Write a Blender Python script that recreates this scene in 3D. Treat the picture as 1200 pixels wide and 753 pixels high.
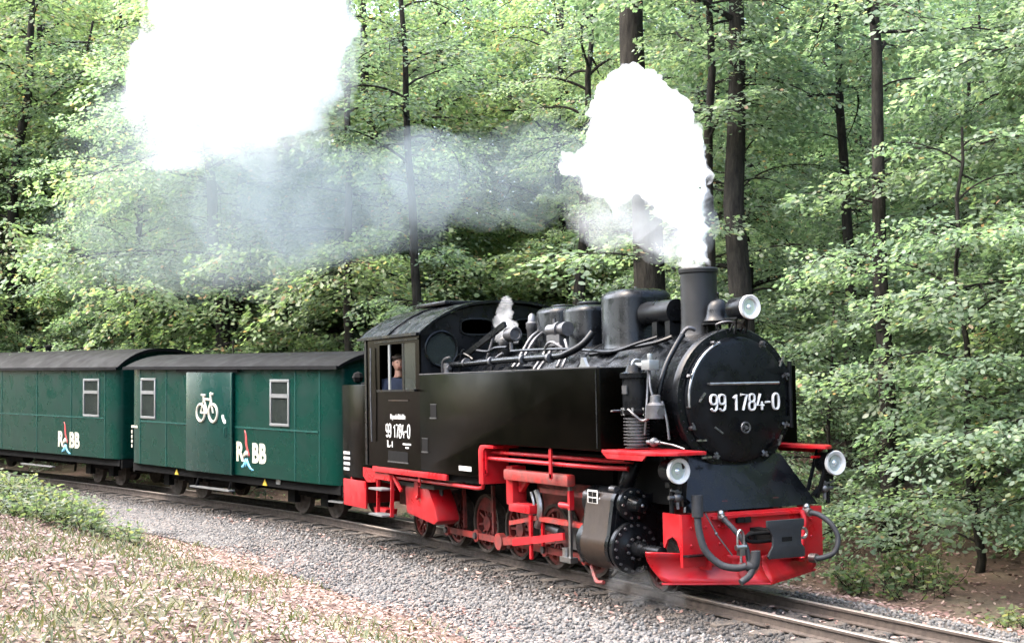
import bpy, bmesh, math, random
import numpy as np
from math import sin, cos, pi, radians, sqrt, atan2
from mathutils import Vector, Matrix

for o in list(bpy.data.objects):
    bpy.data.objects.remove(o)
SC = bpy.context.scene
COL = SC.collection
rnd = random.Random(7)
rng = np.random.default_rng(11)

# ------------------------------------------------------------------ camera, sky, sun, exposure
cam_d = bpy.data.cameras.new('camera')
cam = bpy.data.objects.new('camera', cam_d)
COL.objects.link(cam)
SC.camera = cam
cam_d.sensor_width = 36.0
cam_d.lens = 48.37
cam_d.clip_start = 0.1
cam_d.clip_end = 3000
CAM = Vector((11.87, -8.806, 2.2785))
_y, _p, _r = radians(153.199), radians(2.7156), radians(-1.0587)
Fw = Vector((cos(_y) * cos(_p), sin(_y) * cos(_p), sin(_p)))
Rt = Fw.cross(Vector((0, 0, 1))).normalized()
Up = Rt.cross(Fw)
Rt, Up = Rt * cos(_r) + Up * sin(_r), Up * cos(_r) - Rt * sin(_r)
mw = Matrix((Rt, Up, -Fw)).transposed().to_4x4()
mw.translation = CAM
cam.matrix_world = mw

SUN_EL, SUN_AZ = radians(57), radians(-112)      # azimuth as an angle in the ground plane, from +x
world = bpy.data.worlds.new('World')
SC.world = world
world.use_nodes = True
wn = world.node_tree
wn.nodes.clear()
sky = wn.nodes.new('ShaderNodeTexSky')
sky.sky_type = 'NISHITA'
sky.sun_disc = False
sky.sun_elevation = SUN_EL
sky.sun_rotation = pi / 2 - SUN_AZ
sky.air_density = 1.0
sky.dust_density = 5.0
sky.ozone_density = 0.6
bg = wn.nodes.new('ShaderNodeBackground')
bg.inputs['Strength'].default_value = 0.15
wo = wn.nodes.new('ShaderNodeOutputWorld')
wn.links.new(sky.outputs[0], bg.inputs['Color'])
wn.links.new(bg.outputs[0], wo.inputs['Surface'])

sun_d = bpy.data.lights.new('sun', 'SUN')
sun_d.energy = 1.1
sun_d.angle = radians(110)
sun_d.color = (1.0, 0.985, 0.965)
sun = bpy.data.objects.new('sun', sun_d)
COL.objects.link(sun)
sun.location = (0, 0, 40)
sdir = Vector((cos(SUN_EL) * cos(SUN_AZ), cos(SUN_EL) * sin(SUN_AZ), sin(SUN_EL)))
sun.rotation_euler = sdir.to_track_quat('Z', 'Y').to_euler()

SC.view_settings.view_transform = 'Standard'
SC.view_settings.look = 'None'
SC.view_settings.exposure = 3.42
SC.view_settings.gamma = 1.0
SC.view_settings.use_curve_mapping = False
SC.cycles.use_denoising = True
SC.cycles.max_bounces = 10
SC.cycles.diffuse_bounces = 4
SC.cycles.glossy_bounces = 3
SC.cycles.transmission_bounces = 6
SC.cycles.transparent_max_bounces = 12
SC.cycles.volume_bounces = 8
SC.cycles.volume_step_rate = 1.0
SC.cycles.volume_max_steps = 96
SC.cycles.use_adaptive_sampling = True
SC.cycles.adaptive_threshold = 0.02

# ------------------------------------------------------------------ materials
MATS = {}


def nmat(name):
    m = bpy.data.materials.new(name)
    m.use_nodes = True
    nt = m.node_tree
    b = nt.nodes['Principled BSDF']
    MATS[name] = m
    return m, nt, b


def paint(name, col, rough=0.4, metal=0.0, var=0.25, scale=6.0, bump=0.0, rvar=0.15, col2=None, fine=60.0, spec=0.5, coat=0.0):
    """painted or metal surface with procedural dirt: colour and gloss both drift a little"""
    m, nt, b = nmat(name)
    N, L = nt.nodes, nt.links
    tc = N.new('ShaderNodeTexCoord')
    n1 = N.new('ShaderNodeTexNoise')
    n1.inputs['Scale'].default_value = scale
    n1.inputs['Detail'].default_value = 3
    n1.inputs['Roughness'].default_value = 0.5
    L.new(tc.outputs['Object'], n1.inputs['Vector'])
    mix = N.new('ShaderNodeMix')
    mix.data_type = 'RGBA'
    c2 = col2 if col2 else tuple(c * (1 - var) for c in col)
    mix.inputs[6].default_value = (*col, 1)
    mix.inputs[7].default_value = (*c2, 1)
    mr = N.new('ShaderNodeMapRange')
    mr.inputs[1].default_value = 0.38
    mr.inputs[2].default_value = 0.68
    L.new(n1.outputs['Fac'], mr.inputs[0])
    L.new(mr.outputs[0], mix.inputs[0])
    L.new(mix.outputs[2], b.inputs['Base Color'])
    r = N.new('ShaderNodeMapRange')
    r.inputs[1].default_value = 0.3
    r.inputs[2].default_value = 0.7
    r.inputs[3].default_value = max(0.02, rough - rvar * .5)
    r.inputs[4].default_value = min(1, rough + rvar)
    L.new(n1.outputs['Fac'], r.inputs[0])
    L.new(r.outputs[0], b.inputs['Roughness'])
    b.inputs['Metallic'].default_value = metal
    b.inputs['Specular IOR Level'].default_value = spec
    b.inputs['Coat Weight'].default_value = coat
    if bump > 0:
        n2 = N.new('ShaderNodeTexNoise')
        n2.inputs['Scale'].default_value = fine
        n2.inputs['Detail'].default_value = 4
        L.new(tc.outputs['Object'], n2.inputs['Vector'])
        bp = N.new('ShaderNodeBump')
        bp.inputs['Strength'].default_value = bump
        bp.inputs['Distance'].default_value = 0.02
        L.new(n2.outputs['Fac'], bp.inputs['Height'])
        L.new(bp.outputs[0], b.inputs['Normal'])
    return m


paint('black', (0.0022, 0.0025, 0.003), 0.26, var=-0.6, bump=0.0, fine=9, rvar=0.2, spec=0.12)
paint('boiler_black', (0.0018, 0.0022, 0.0028), 0.22, var=-0.5, bump=0.0, fine=7, rvar=0.18, spec=0.17)
paint('tank_black', (0.0006, 0.00055, 0.0004), 0.17, var=-0.5, col2=(0.0011, 0.0009, 0.0006), bump=0.0, fine=3.2, rvar=0.07, scale=2.2, spec=0.03)
paint('matt_black', (0.0035, 0.0035, 0.0035), 0.75, var=-0.7, bump=0.1, spec=0.06)
paint('soot', (0.004, 0.0043, 0.0048), 0.42, var=-0.5, bump=0.0, spec=0.25)
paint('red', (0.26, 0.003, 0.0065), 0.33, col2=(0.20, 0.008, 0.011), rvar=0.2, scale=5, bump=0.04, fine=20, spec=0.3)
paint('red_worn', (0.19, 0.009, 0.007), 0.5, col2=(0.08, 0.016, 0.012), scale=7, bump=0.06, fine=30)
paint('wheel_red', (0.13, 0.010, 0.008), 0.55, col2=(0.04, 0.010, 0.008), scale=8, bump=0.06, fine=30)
paint('steel', (0.30, 0.30, 0.30), 0.34, metal=1.0, var=0.5, scale=9)
paint('dull_steel', (0.10, 0.10, 0.105), 0.42, metal=0.8, var=0.5, scale=9)
paint('rail_steel', (0.26, 0.235, 0.215), 0.42, metal=0.75, var=0.3, scale=4)
paint('rail_rust', (0.035, 0.025, 0.019), 0.8, var=0.4, scale=12, bump=0.2)
paint('white_paint', (0.36, 0.36, 0.35), 0.35, var=0.08)
paint('cream_paint', (0.30, 0.285, 0.235), 0.5, var=0.1)
paint('letter_red', (0.25, 0.02, 0.02), 0.5, var=0.1)
paint('letter_blue', (0.07, 0.25, 0.36), 0.5, var=0.1)
paint('yellow_paint', (0.40, 0.28, 0.02), 0.5, var=0.2)
paint('brown_lagging', (0.014, 0.008, 0.0045), 0.42, col2=(0.010, 0.0065, 0.0045), scale=5, bump=0.08, fine=14, spec=0.2)
paint('teal', (0.0006, 0.0175, 0.0128), 0.26, col2=(0.0006, 0.0135, 0.0105), scale=2.5, bump=0.0, fine=2.6, rvar=0.12, spec=0.16)
paint('teal_door', (0.0008, 0.019, 0.016), 0.22, col2=(0.0008, 0.0155, 0.0135), scale=2.5, bump=0.0, fine=2.6, rvar=0.12, spec=0.25)
paint('teal_trim', (0.004, 0.036, 0.03), 0.45, var=0.2, spec=0.15)
paint('roof_grey', (0.0022, 0.0024, 0.003), 0.6, var=0.35, scale=3, bump=0.1, fine=18, spec=0.08)
paint('rubber', (0.018, 0.019, 0.021), 0.62, var=0.3, bump=0.1, fine=40, spec=0.3)
paint('coupler_grey', (0.013, 0.0145, 0.017), 0.5, var=0.3, bump=0.1, fine=30, spec=0.25)
paint('aluminium', (0.20, 0.21, 0.215), 0.38, metal=0.7, var=0.2)
paint('sleeper_wood', (0.045, 0.036, 0.028), 0.9, var=0.5, scale=9, bump=0.5, fine=24)
paint('skin', (0.45, 0.25, 0.18), 0.5, var=0.12)
paint('overalls', (0.03, 0.04, 0.07), 0.85, var=0.3)
paint('hair', (0.05, 0.035, 0.025), 0.7, var=0.3)
paint('interior', (0.035, 0.034, 0.03), 0.7, var=0.3, spec=0.1)

m, nt, b = nmat('glass_dark')
b.inputs['Base Color'].default_value = (0.12, 0.15, 0.14, 1)
b.inputs['Roughness'].default_value = 0.04
b.inputs['Transmission Weight'].default_value = 0.9
b.inputs['IOR'].default_value = 1.12
m, nt, b = nmat('lens_glass')
b.inputs['Base Color'].default_value = (0.45, 0.5, 0.52, 1)
b.inputs['Roughness'].default_value = 0.06
b.inputs['Metallic'].default_value = 0.6
b.inputs['Coat Weight'].default_value = 1.0

# bark
m, nt, b = nmat('bark')
N, L = nt.nodes, nt.links
tc = N.new('ShaderNodeTexCoord')
mp = N.new('ShaderNodeMapping')
mp.inputs['Scale'].default_value = (7, 7, 1.4)
no = N.new('ShaderNodeTexNoise')
no.inputs['Scale'].default_value = 2.2
no.inputs['Detail'].default_value = 8
no.inputs['Roughness'].default_value = 0.7
L.new(tc.outputs['Object'], mp.inputs[0])
L.new(mp.outputs[0], no.inputs['Vector'])
cr = N.new('ShaderNodeValToRGB')
cr.color_ramp.elements[0].position = 0.32
cr.color_ramp.elements[0].color = (0.006, 0.0055, 0.005, 1)
cr.color_ramp.elements[1].position = 0.72
cr.color_ramp.elements[1].color = (0.030, 0.027, 0.022, 1)
L.new(no.outputs['Fac'], cr.inputs[0])
L.new(cr.outputs[0], b.inputs['Base Color'])
b.inputs['Roughness'].default_value = 0.9
b.inputs['Specular IOR Level'].default_value = 0.1
bp = N.new('ShaderNodeBump')
bp.inputs['Strength'].default_value = 0.9
bp.inputs['Distance'].default_value = 0.06
L.new(no.outputs['Fac'], bp.inputs['Height'])
L.new(bp.outputs[0], b.inputs['Normal'])


def leaf_material(name, stops, rough=0.42, trans=0.6, tint=(1.32, 1.45, 0.95), patch=None):
    """every leaf takes its own colour along the ramp; leaves let some light through"""
    m, nt, b = nmat(name)
    N, L = nt.nodes, nt.links
    g = N.new('ShaderNodeNewGeometry')
    cr = N.new('ShaderNodeValToRGB')
    cr.color_ramp.interpolation = 'LINEAR'
    el = cr.color_ramp.elements
    while len(el) < len(stops):
        el.new(0.5)
    for e, (p, c) in zip(el, stops):
        e.position = p
        e.color = (*c, 1)
    oi = N.new('ShaderNodeObjectInfo')
    if 'Random Per Island' in g.outputs:
        L.new(g.outputs['Random Per Island'], cr.inputs[0])
    hs = N.new('ShaderNodeHueSaturation')
    mr = N.new('ShaderNodeMapRange')
    mr.inputs[3].default_value = 0.484
    mr.inputs[4].default_value = 0.516
    L.new(oi.outputs['Random'], mr.inputs[0])
    L.new(mr.outputs[0], hs.inputs['Hue'])
    L.new(cr.outputs[0], hs.inputs['Color'])
    L.new(hs.outputs[0], b.inputs['Base Color'])
    b.inputs['Roughness'].default_value = rough
    tr = N.new('ShaderNodeBsdfTranslucent')
    mu = N.new('ShaderNodeMix')
    mu.data_type = 'RGBA'
    mu.blend_type = 'MULTIPLY'
    mu.inputs[0].default_value = 1
    mu.inputs[7].default_value = (*tint, 1)
    L.new(hs.outputs[0], mu.inputs[6])
    L.new(mu.outputs[2], tr.inputs['Color'])
    ms = N.new('ShaderNodeMixShader')
    ms.inputs[0].default_value = trans
    out = N['Material Output']
    L.new(b.outputs[0], ms.inputs[1])
    L.new(tr.outputs[0], ms.inputs[2])
    L.new(ms.outputs[0], out.inputs['Surface'])
    return m


leaf_material('beech_leaf', [(0.0, (0.088, 0.136, 0.082)), (0.45, (0.126, 0.178, 0.118)), (0.8, (0.170, 0.220, 0.158)),
                             (0.982, (0.19, 0.23, 0.135)), (0.994, (0.28, 0.18, 0.11))])
leaf_material('beech_leaf_yellow', [(0.0, (0.105, 0.158, 0.075)), (0.5, (0.148, 0.205, 0.105)), (0.92, (0.195, 0.235, 0.125)), (0.985, (0.30, 0.20, 0.11))])
leaf_material('bush_leaf', [(0.0, (0.065, 0.10, 0.05)), (0.6, (0.10, 0.135, 0.07)), (0.95, (0.15, 0.155, 0.075))])
leaf_material('litter', [(0.0, (0.09, 0.05, 0.042)), (0.3, (0.15, 0.088, 0.072)), (0.6, (0.20, 0.13, 0.108)), (0.85, (0.26, 0.19, 0.16)), (1.0, (0.32, 0.25, 0.21))],
              rough=0.7, trans=0.1, tint=(1, 1, 1))
leaf_material('grass', [(0.0, (0.06, 0.08, 0.035)), (0.5, (0.10, 0.115, 0.055)), (1.0, (0.17, 0.155, 0.09))], rough=0.6, trans=0.3, tint=(1.1, 1.1, 0.7))


def ground_mat():
    m, nt, b = nmat('ground')
    N, L = nt.nodes, nt.links
    tc = N.new('ShaderNodeTexCoord')
    n1 = N.new('ShaderNodeTexNoise')
    n1.inputs['Scale'].default_value = 0.55
    n1.inputs['Detail'].default_value = 5
    n2 = N.new('ShaderNodeTexNoise')
    n2.inputs['Scale'].default_value = 9
    n2.inputs['Detail'].default_value = 8
    n2.inputs['Roughness'].default_value = 0.75
    for n in (n1, n2):
        L.new(tc.outputs['Object'], n.inputs['Vector'])
    c1 = N.new('ShaderNodeValToRGB')
    c1.color_ramp.elements[0].position = 0.3
    c1.color_ramp.elements[0].color = (0.045, 0.028, 0.02, 1)
    c1.color_ramp.elements[1].position = 0.72
    c1.color_ramp.elements[1].color = (0.13, 0.082, 0.06, 1)
    L.new(n2.outputs['Fac'], c1.inputs[0])
    mx = N.new('ShaderNodeMix')
    mx.data_type = 'RGBA'
    mx.inputs[7].default_value = (0.085, 0.082, 0.045, 1)
    mr = N.new('ShaderNodeMapRange')
    mr.inputs[1].default_value = 0.5
    mr.inputs[2].default_value = 0.66
    mr.inputs[4].default_value = 0.6
    L.new(n1.outputs['Fac'], mr.inputs[0])
    L.new(mr.outputs[0], mx.inputs[0])
    L.new(c1.outputs[0], mx.inputs[6])
    L.new(mx.outputs[2], b.inputs['Base Color'])
    b.inputs['Roughness'].default_value = 0.95
    bp = N.new('ShaderNodeBump')
    bp.inputs['Strength'].default_value = 0.7
    bp.inputs['Distance'].default_value = 0.06
    L.new(n2.outputs['Fac'], bp.inputs['Height'])
    L.new(bp.outputs[0], b.inputs['Normal'])


ground_mat()


def stone_mat(name, island):
    m, nt, b = nmat(name)
    N, L = nt.nodes, nt.links
    cr = N.new('ShaderNodeValToRGB')
    el = cr.color_ramp.elements
    el[0].color = (0.045, 0.045, 0.045, 1)
    el[1].color = (0.11, 0.109, 0.106, 1)
    e = el.new(0.55)
    e.color = (0.072, 0.071, 0.069, 1)
    e = el.new(0.9)
    e.color = (0.11, 0.092, 0.08, 1)
    if island:
        g = N.new('ShaderNodeNewGeometry')
        L.new(g.outputs['Random Per Island'], cr.inputs[0])
    else:
        tc = N.new('ShaderNodeTexCoord')
        v = N.new('ShaderNodeTexVoronoi')
        v.inputs['Scale'].default_value = 20
        L.new(tc.outputs['Object'], v.inputs['Vector'])
        s = N.new('ShaderNodeSeparateColor')
        L.new(v.outputs['Color'], s.inputs[0])
        L.new(s.outputs[0], cr.inputs[0])
        bp = N.new('ShaderNodeBump')
        bp.inputs['Distance'].default_value = 0.05
        bp.invert = True
        L.new(v.outputs['Distance'], bp.inputs['Height'])
        L.new(bp.outputs[0], b.inputs['Normal'])
    L.new(cr.outputs[0], b.inputs['Base Color'])
    b.inputs['Roughness'].default_value = 0.9


stone_mat('stone', True)
stone_mat('oily_shaded_stone', True)
for _m in ('oily_shaded_stone',):
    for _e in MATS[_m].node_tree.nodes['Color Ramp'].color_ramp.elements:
        _e.color = (_e.color[0] * .40, _e.color[1] * .37, _e.color[2] * .34, 1)  # darkened for oil and for the train's shade, both put into the colour
stone_mat('ballast_bed', False)
stone_mat('oily_shaded_bed', False)
for _e in MATS['oily_shaded_bed'].node_tree.nodes['Color Ramp'].color_ramp.elements:
    _e.color = (_e.color[0] * .30, _e.color[1] * .28, _e.color[2] * .26, 1)  # same oil stain and train shade painted into the bed colour


def steam_mat(name, density, col=(0.91, 0.93, 0.945), noise=None, lo=0.4, hi=0.7, aniso=0.0):
    m = bpy.data.materials.new(name)
    m.use_nodes = True
    nt = m.node_tree
    N, L = nt.nodes, nt.links
    N.clear()
    out = N.new('ShaderNodeOutputMaterial')
    pv = N.new('ShaderNodeVolumePrincipled')
    pv.inputs['Color'].default_value = (*col, 1)
    pv.inputs['Density'].default_value = density
    pv.inputs['Anisotropy'].default_value = aniso
    if noise:
        tc = N.new('ShaderNodeTexCoord')
        n = N.new('ShaderNodeTexNoise')
        n.inputs['Scale'].default_value = noise
        n.inputs['Detail'].default_value = 5
        n.inputs['Roughness'].default_value = 0.62
        n.inputs['Distortion'].default_value = 0.5
        L.new(tc.outputs['Object'], n.inputs['Vector'])
        mr = N.new('ShaderNodeMapRange')
        mr.inputs[1].default_value = lo
        mr.inputs[2].default_value = hi
        mr.inputs[4].default_value = density
        L.new(n.outputs['Fac'], mr.inputs[0])
        L.new(mr.outputs[0], pv.inputs['Density'])
    L.new(pv.outputs[0], out.inputs['Volume'])
    MATS[name] = m
    return m


# ------------------------------------------------------------------ mesh helpers
class MB:
    def __init__(s):
        s.v, s.f = [], []

    def add(s, vs, fs):
        o = len(s.v)
        s.v += [tuple(p) for p in vs]
        s.f += [tuple(i + o for i in f) for f in fs]
        return s

    def box(s, x0, x1, y0, y1, z0, z1):
        return s.add([(x0, y0, z0), (x1, y0, z0), (x1, y1, z0), (x0, y1, z0), (x0, y0, z1), (x1, y0, z1), (x1, y1, z1), (x0, y1, z1)],
                     [(0, 3, 2, 1), (4, 5, 6, 7), (0, 1, 5, 4), (1, 2, 6, 5), (2, 3, 7, 6), (3, 0, 4, 7)])

    def bar(s, p, q, w, h, up=(0, 0, 1)):
        p, q = Vector(p), Vector(q)
        d = (q - p).normalized()
        u = Vector(up)
        u = (u - d * u.dot(d)).normalized()
        r = d.cross(u)
        vs = []
        for c in (p, q):
            for a, b_ in ((-1, -1), (1, -1), (1, 1), (-1, 1)):
                vs.append(c + r * a * w / 2 + u * b_ * h / 2)
        return s.add(vs, [(0, 3, 2, 1), (4, 5, 6, 7), (0, 1, 5, 4), (1, 2, 6, 5), (2, 3, 7, 6), (3, 0, 4, 7)])

    def lathe(s, prof, org, axis, n=28, close=True):
        """profile of (radius, distance along the axis)"""
        a = Vector(axis).normalized()
        u = a.orthogonal().normalized()
        w = a.cross(u)
        org = Vector(org)
        vs, fs = [], []
        for r, h in prof:
            for k in range(n):
                t = 2 * pi * k / n
                vs.append(org + a * h + (u * cos(t) + w * sin(t)) * r)
        for i in range(len(prof) - 1):
            for k in range(n):
                fs.append((i * n + k, i * n + (k + 1) % n, (i + 1) * n + (k + 1) % n, (i + 1) * n + k))
        if close:
            fs.append(tuple(range(n))[::-1])
            fs.append(tuple((len(prof) - 1) * n + k for k in range(n)))
        return s.add(vs, fs)

    def cyl(s, p, q, r, r2=None, n=20):
        p, q = Vector(p), Vector(q)
        return s.lathe([(r, 0), (r if r2 is None else r2, (q - p).length)], p, q - p, n)

    def tube(s, pts, r, n=8, smooth=0):
        P = [Vector(p) for p in pts]
        if smooth:
            Q = []
            for i in range(len(P) - 1):
                a, b_, c, d = P[max(i - 1, 0)], P[i], P[i + 1], P[min(i + 2, len(P) - 1)]
                for k in range(smooth):
                    t = k / smooth
                    Q.append(0.5 * ((2 * b_) + (c - a) * t + (2 * a - 5 * b_ + 4 * c - d) * t * t + (3 * b_ - a - 3 * c + d) * t ** 3))
            P = Q + [P[-1]]
        R = r if isinstance(r, (list, tuple)) else [r] * len(P)
        if len(R) != len(P):
            R = [R[0] + (R[-1] - R[0]) * i / (len(P) - 1) for i in range(len(P))]
        t = (P[1] - P[0]).normalized()
        u = t.orthogonal().normalized()
        vs, fs = [], []
        for i, p in enumerate(P):
            t = (P[min(i + 1, len(P) - 1)] - P[max(i - 1, 0)]).normalized()
            u = (u - t * u.dot(t))
            u = u.normalized() if u.length > 1e-6 else t.orthogonal().normalized()
            w = t.cross(u)
            for k in range(n):
                a = 2 * pi * k / n
                vs.append(p + (u * cos(a) + w * sin(a)) * R[i])
        for i in range(len(P) - 1):
            for k in range(n):
                fs.append((i * n + k, i * n + (k + 1) % n, (i + 1) * n + (k + 1) % n, (i + 1) * n + k))
        fs.append(tuple(range(n))[::-1])
        fs.append(tuple((len(P) - 1) * n + k for k in range(n)))
        return s.add(vs, fs)

    def prism(s, poly, fn):
        """closed outline poly of (a, b); fn(a, b, side) gives the point on side 0 or 1"""
        n = len(poly)
        vs = [fn(a, b_, 0) for a, b_ in poly] + [fn(a, b_, 1) for a, b_ in poly]
        fs = [tuple(range(n))[::-1], tuple(range(n, 2 * n))]
        fs += [(i, (i + 1) % n, n + (i + 1) % n, n + i) for i in range(n)]
        return s.add(vs, fs)

    def prism_y(s, poly, y0, y1):
        return s.prism(poly, lambda a, b_, k: (a, y1 if k else y0, b_))

    def prism_x(s, poly, x0, x1):
        return s.prism(poly, lambda a, b_, k: (x1 if k else x0, a, b_))

    def prism_z(s, poly, z0, z1):
        return s.prism(poly, lambda a, b_, k: (a, b_, z1 if k else z0))

    def sphere(s, c, r, n=14, m_=9, sc=(1, 1, 1)):
        c = Vector(c)
        vs = [c + Vector((0, 0, -r * sc[2]))]
        for i in range(1, m_):
            ph = -pi / 2 + pi * i / m_
            for k in range(n):
                t = 2 * pi * k / n
                vs.append(c + Vector((cos(ph) * cos(t) * r * sc[0], cos(ph) * sin(t) * r * sc[1], sin(ph) * r * sc[2])))
        vs.append(c + Vector((0, 0, r * sc[2])))
        fs = [(0, 1 + (k + 1) % n, 1 + k) for k in range(n)]
        for i in range(m_ - 2):
            for k in range(n):
                a = 1 + i * n
                fs.append((a + k, a + (k + 1) % n, a + n + (k + 1) % n, a + n + k))
        e = 1 + (m_ - 2) * n
        fs += [(e + k, e + (k + 1) % n, len(vs) - 1) for k in range(n)]
        return s.add(vs, fs)

    def torus(s, c, R, r, axis, n=32, k=8, a0=0, a1=2 * pi, ref=None):
        a = Vector(axis).normalized()
        u = Vector(ref).normalized() if ref else a.orthogonal().normalized()
        w = a.cross(u)
        c = Vector(c)
        full = abs(a1 - a0 - 2 * pi) < 1e-4
        pts = [c + (u * cos(t) + w * sin(t)) * R for t in [a0 + (a1 - a0) * i / n for i in range(n + 1)]]
        if not full:
            return s.tube(pts, r, k)
        vs, fs = [], []
        for i in range(n):
            t = 2 * pi * i / n
            d = u * cos(t) + w * sin(t)
            for j in range(k):
                q = 2 * pi * j / k
                vs.append(c + d * (R + r * cos(q)) + a * r * sin(q))
        for i in range(n):
            for j in range(k):
                fs.append((i * k + j, ((i + 1) % n) * k + j, ((i + 1) % n) * k + (j + 1) % k, i * k + (j + 1) % k))
        return s.add(vs, fs)

    def ring(s, c, ro, ri, h, axis, n=32):
        return s.lathe([(ri, 0), (ro, 0), (ro, h), (ri, h), (ri, 0)], c, axis, n, close=False)

    def build(s, name, mat, parent=None, bevel=0, ang=38, loc=None):
        me = bpy.data.meshes.new(name)
        bm = bmesh.new()
        bv = [bm.verts.new(p) for p in s.v]
        for f in s.f:
            try:
                bm.faces.new([bv[i] for i in f])
            except ValueError:
                pass
        bmesh.ops.recalc_face_normals(bm, faces=bm.faces)
        if bevel:
            es = [e for e in bm.edges if len(e.link_faces) == 2 and e.calc_face_angle(0) > radians(30)]
            try:
                bmesh.ops.bevel(bm, geom=es, offset=bevel, segments=2, profile=0.6, affect='EDGES', clamp_overlap=True)
            except Exception:
                pass
        bm.to_mesh(me)
        bm.free()
        me.shade_smooth()
        me.set_sharp_from_angle(angle=radians(ang))
        me.materials.append(MATS[mat])
        return link(name, me, parent, loc)


def link(name, me, parent=None, loc=None):
    o = bpy.data.objects.new(name, me)
    COL.objects.link(o)
    if parent is not None:
        o.parent = parent
        if ORG.get(parent.name):
            o.location = -Vector(ORG[parent.name])
        elif parent.parent is None and parent.type == 'EMPTY':
            pass
    if loc:
        o.location = loc
    return o


ORG = {}     # things whose parts are written in world coordinates: offset of their Empty


def empty(name, loc, label, cat, group=None, world_parts=False, rot=None):
    o = bpy.data.objects.new(name, None)
    COL.objects.link(o)
    o.empty_display_size = 0.3
    o.location = loc
    if rot:
        o.rotation_euler = rot
    tag(o, label, cat, group)
    if world_parts:
        ORG[o.name] = loc
    return o


def tag(o, label=None, cat=None, group=None, kind=None):
    if label:
        o['label'] = label
    if cat:
        o['category'] = cat
    if group:
        o['group'] = group
    if kind:
        o['kind'] = kind
    return o


def text_mesh(body, size, bold=0.0, ext=0.004, align='CENTER', sx=1.0, space=1.0):
    cu = bpy.data.curves.new('txt', 'FONT')
    cu.body = body
    cu.size = size
    cu.align_x = align
    cu.align_y = 'CENTER'
    cu.extrude = ext
    cu.offset = bold
    cu.space_character = space
    cu.resolution_u = 3
    t = bpy.data.objects.new('txt', cu)
    COL.objects.link(t)
    dg = bpy.context.evaluated_depsgraph_get()
    me = bpy.data.meshes.new_from_object(t.evaluated_get(dg))
    bpy.data.objects.remove(t)
    bpy.data.curves.remove(cu)
    me.transform(Matrix.Diagonal((sx, 1, 1, 1)))
    return me


def text(name, body, size, mtx, mat, parent, **k):
    me = text_mesh(body, size, **k)
    me.transform(mtx)
    me.materials.clear()
    me.materials.append(MATS[mat])
    me.name = name
    return link(name, me, parent)


def _loop(cx_, cy_, rx_, ry_, n=22):
    return [(cx_ + rx_ * math.copysign(abs(cos(t)) ** .75, cos(t)), cy_ + ry_ * math.copysign(abs(sin(t)) ** .75, sin(t))) for t in np.linspace(pi / 2, pi / 2 + 2 * pi, n)]


GLYPH = {'1': [[(.06, .76), (.27, .97), (.27, .0)]], '7': [[(.0, .97), (.46, .97), (.16, .0)]], '4': [[(.26, 1.0), (.0, .28), (.50, .28)], [(.37, .52), (.37, .0)]],
         '0': [_loop(.23, .5, .23, .49)], '8': [_loop(.23, .745, .20, .235), _loop(.23, .255, .23, .255)],
         '9': [_loop(.23, .70, .23, .29), [(.46, .70), (.46, .30), (.42, .10), (.30, .0), (.15, .02), (.04, .14)]], '-': [[(.05, .47), (.37, .47)]]}


def digits(body, h, mtx, mat, parent, wide=.62, stroke=.075, depth=.012):
    """raised stroke numerals, every character a piece of its own"""
    W_ = sum(.42 if c == ' ' else wide for c in body) - .15
    x = -W_ / 2
    for c in body:
        if c == ' ':
            x += .42
            continue
        mb = MB()
        for path in GLYPH[c]:
            mb.tube([(x + a, b_ - .5, 0) for a, b_ in path], stroke, 8)
        o_ = mb.build('numeral', mat, parent, ang=60)
        o_.data.transform(mtx @ Matrix.Diagonal((h, h, depth / stroke, 1)))
        x += wide


def side_mtx(x, y, z):       # faces -y, reads towards +x
    return Matrix.Translation((x, y, z)) @ Matrix.Rotation(pi / 2, 4, 'X')


def front_mtx(x, y, z):      # faces +x, reads towards +y
    return Matrix.Translation((x, y, z)) @ Matrix.Rotation(pi / 2, 4, 'Z') @ Matrix.Rotation(pi / 2, 4, 'X')


def ss(x, a, b_):
    t = np.clip((np.asarray(x, float) - a) / (b_ - a), 0, 1)
    return t * t * (3 - 2 * t)


# ------------------------------------------------------------------ track line and terrain
TP = np.array([(200, 0), (60, 0), (10, 0), (2, 0), (-4, 0), (-7, 0), (-9.5, -.06), (-12, -.29), (-14.5, -.80), (-17, -1.42), (-22, -2.72), (-27.7, -4.5), (-34, -6.8), (-45, -11.5), (-60, -19), (-90, -37), (-200, -110)], float)
_xs, _ys = TP[::-1, 0], TP[::-1, 1]
_m = np.gradient(_ys, _xs)


def yc(x):
    x = np.asarray(x, float)
    i = np.clip(np.searchsorted(_xs, x) - 1, 0, len(_xs) - 2)
    h = _xs[i + 1] - _xs[i]
    t = np.clip((x - _xs[i]) / h, 0, 1)
    return ((2 * t ** 3 - 3 * t ** 2 + 1) * _ys[i] + (t ** 3 - 2 * t ** 2 + t) * h * _m[i] + (-2 * t ** 3 + 3 * t ** 2) * _ys[i + 1] + (t ** 3 - t ** 2) * h * _m[i + 1])


def zt(x):
    u = -np.asarray(x, float) - 9.5
    u = np.clip(u, 0, 60)
    return 0.018 * (np.sqrt(u * u + 4) - 2)


def lump(x, y):
    return (np.sin(x * .9 + 1.3 * np.sin(y * .7)) * np.cos(y * 1.1 + .6 * x) * .5 + np.sin(x * 2.3 + y * 1.7) * .25 + np.sin(x * .31 - y * .43) * .8)


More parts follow.
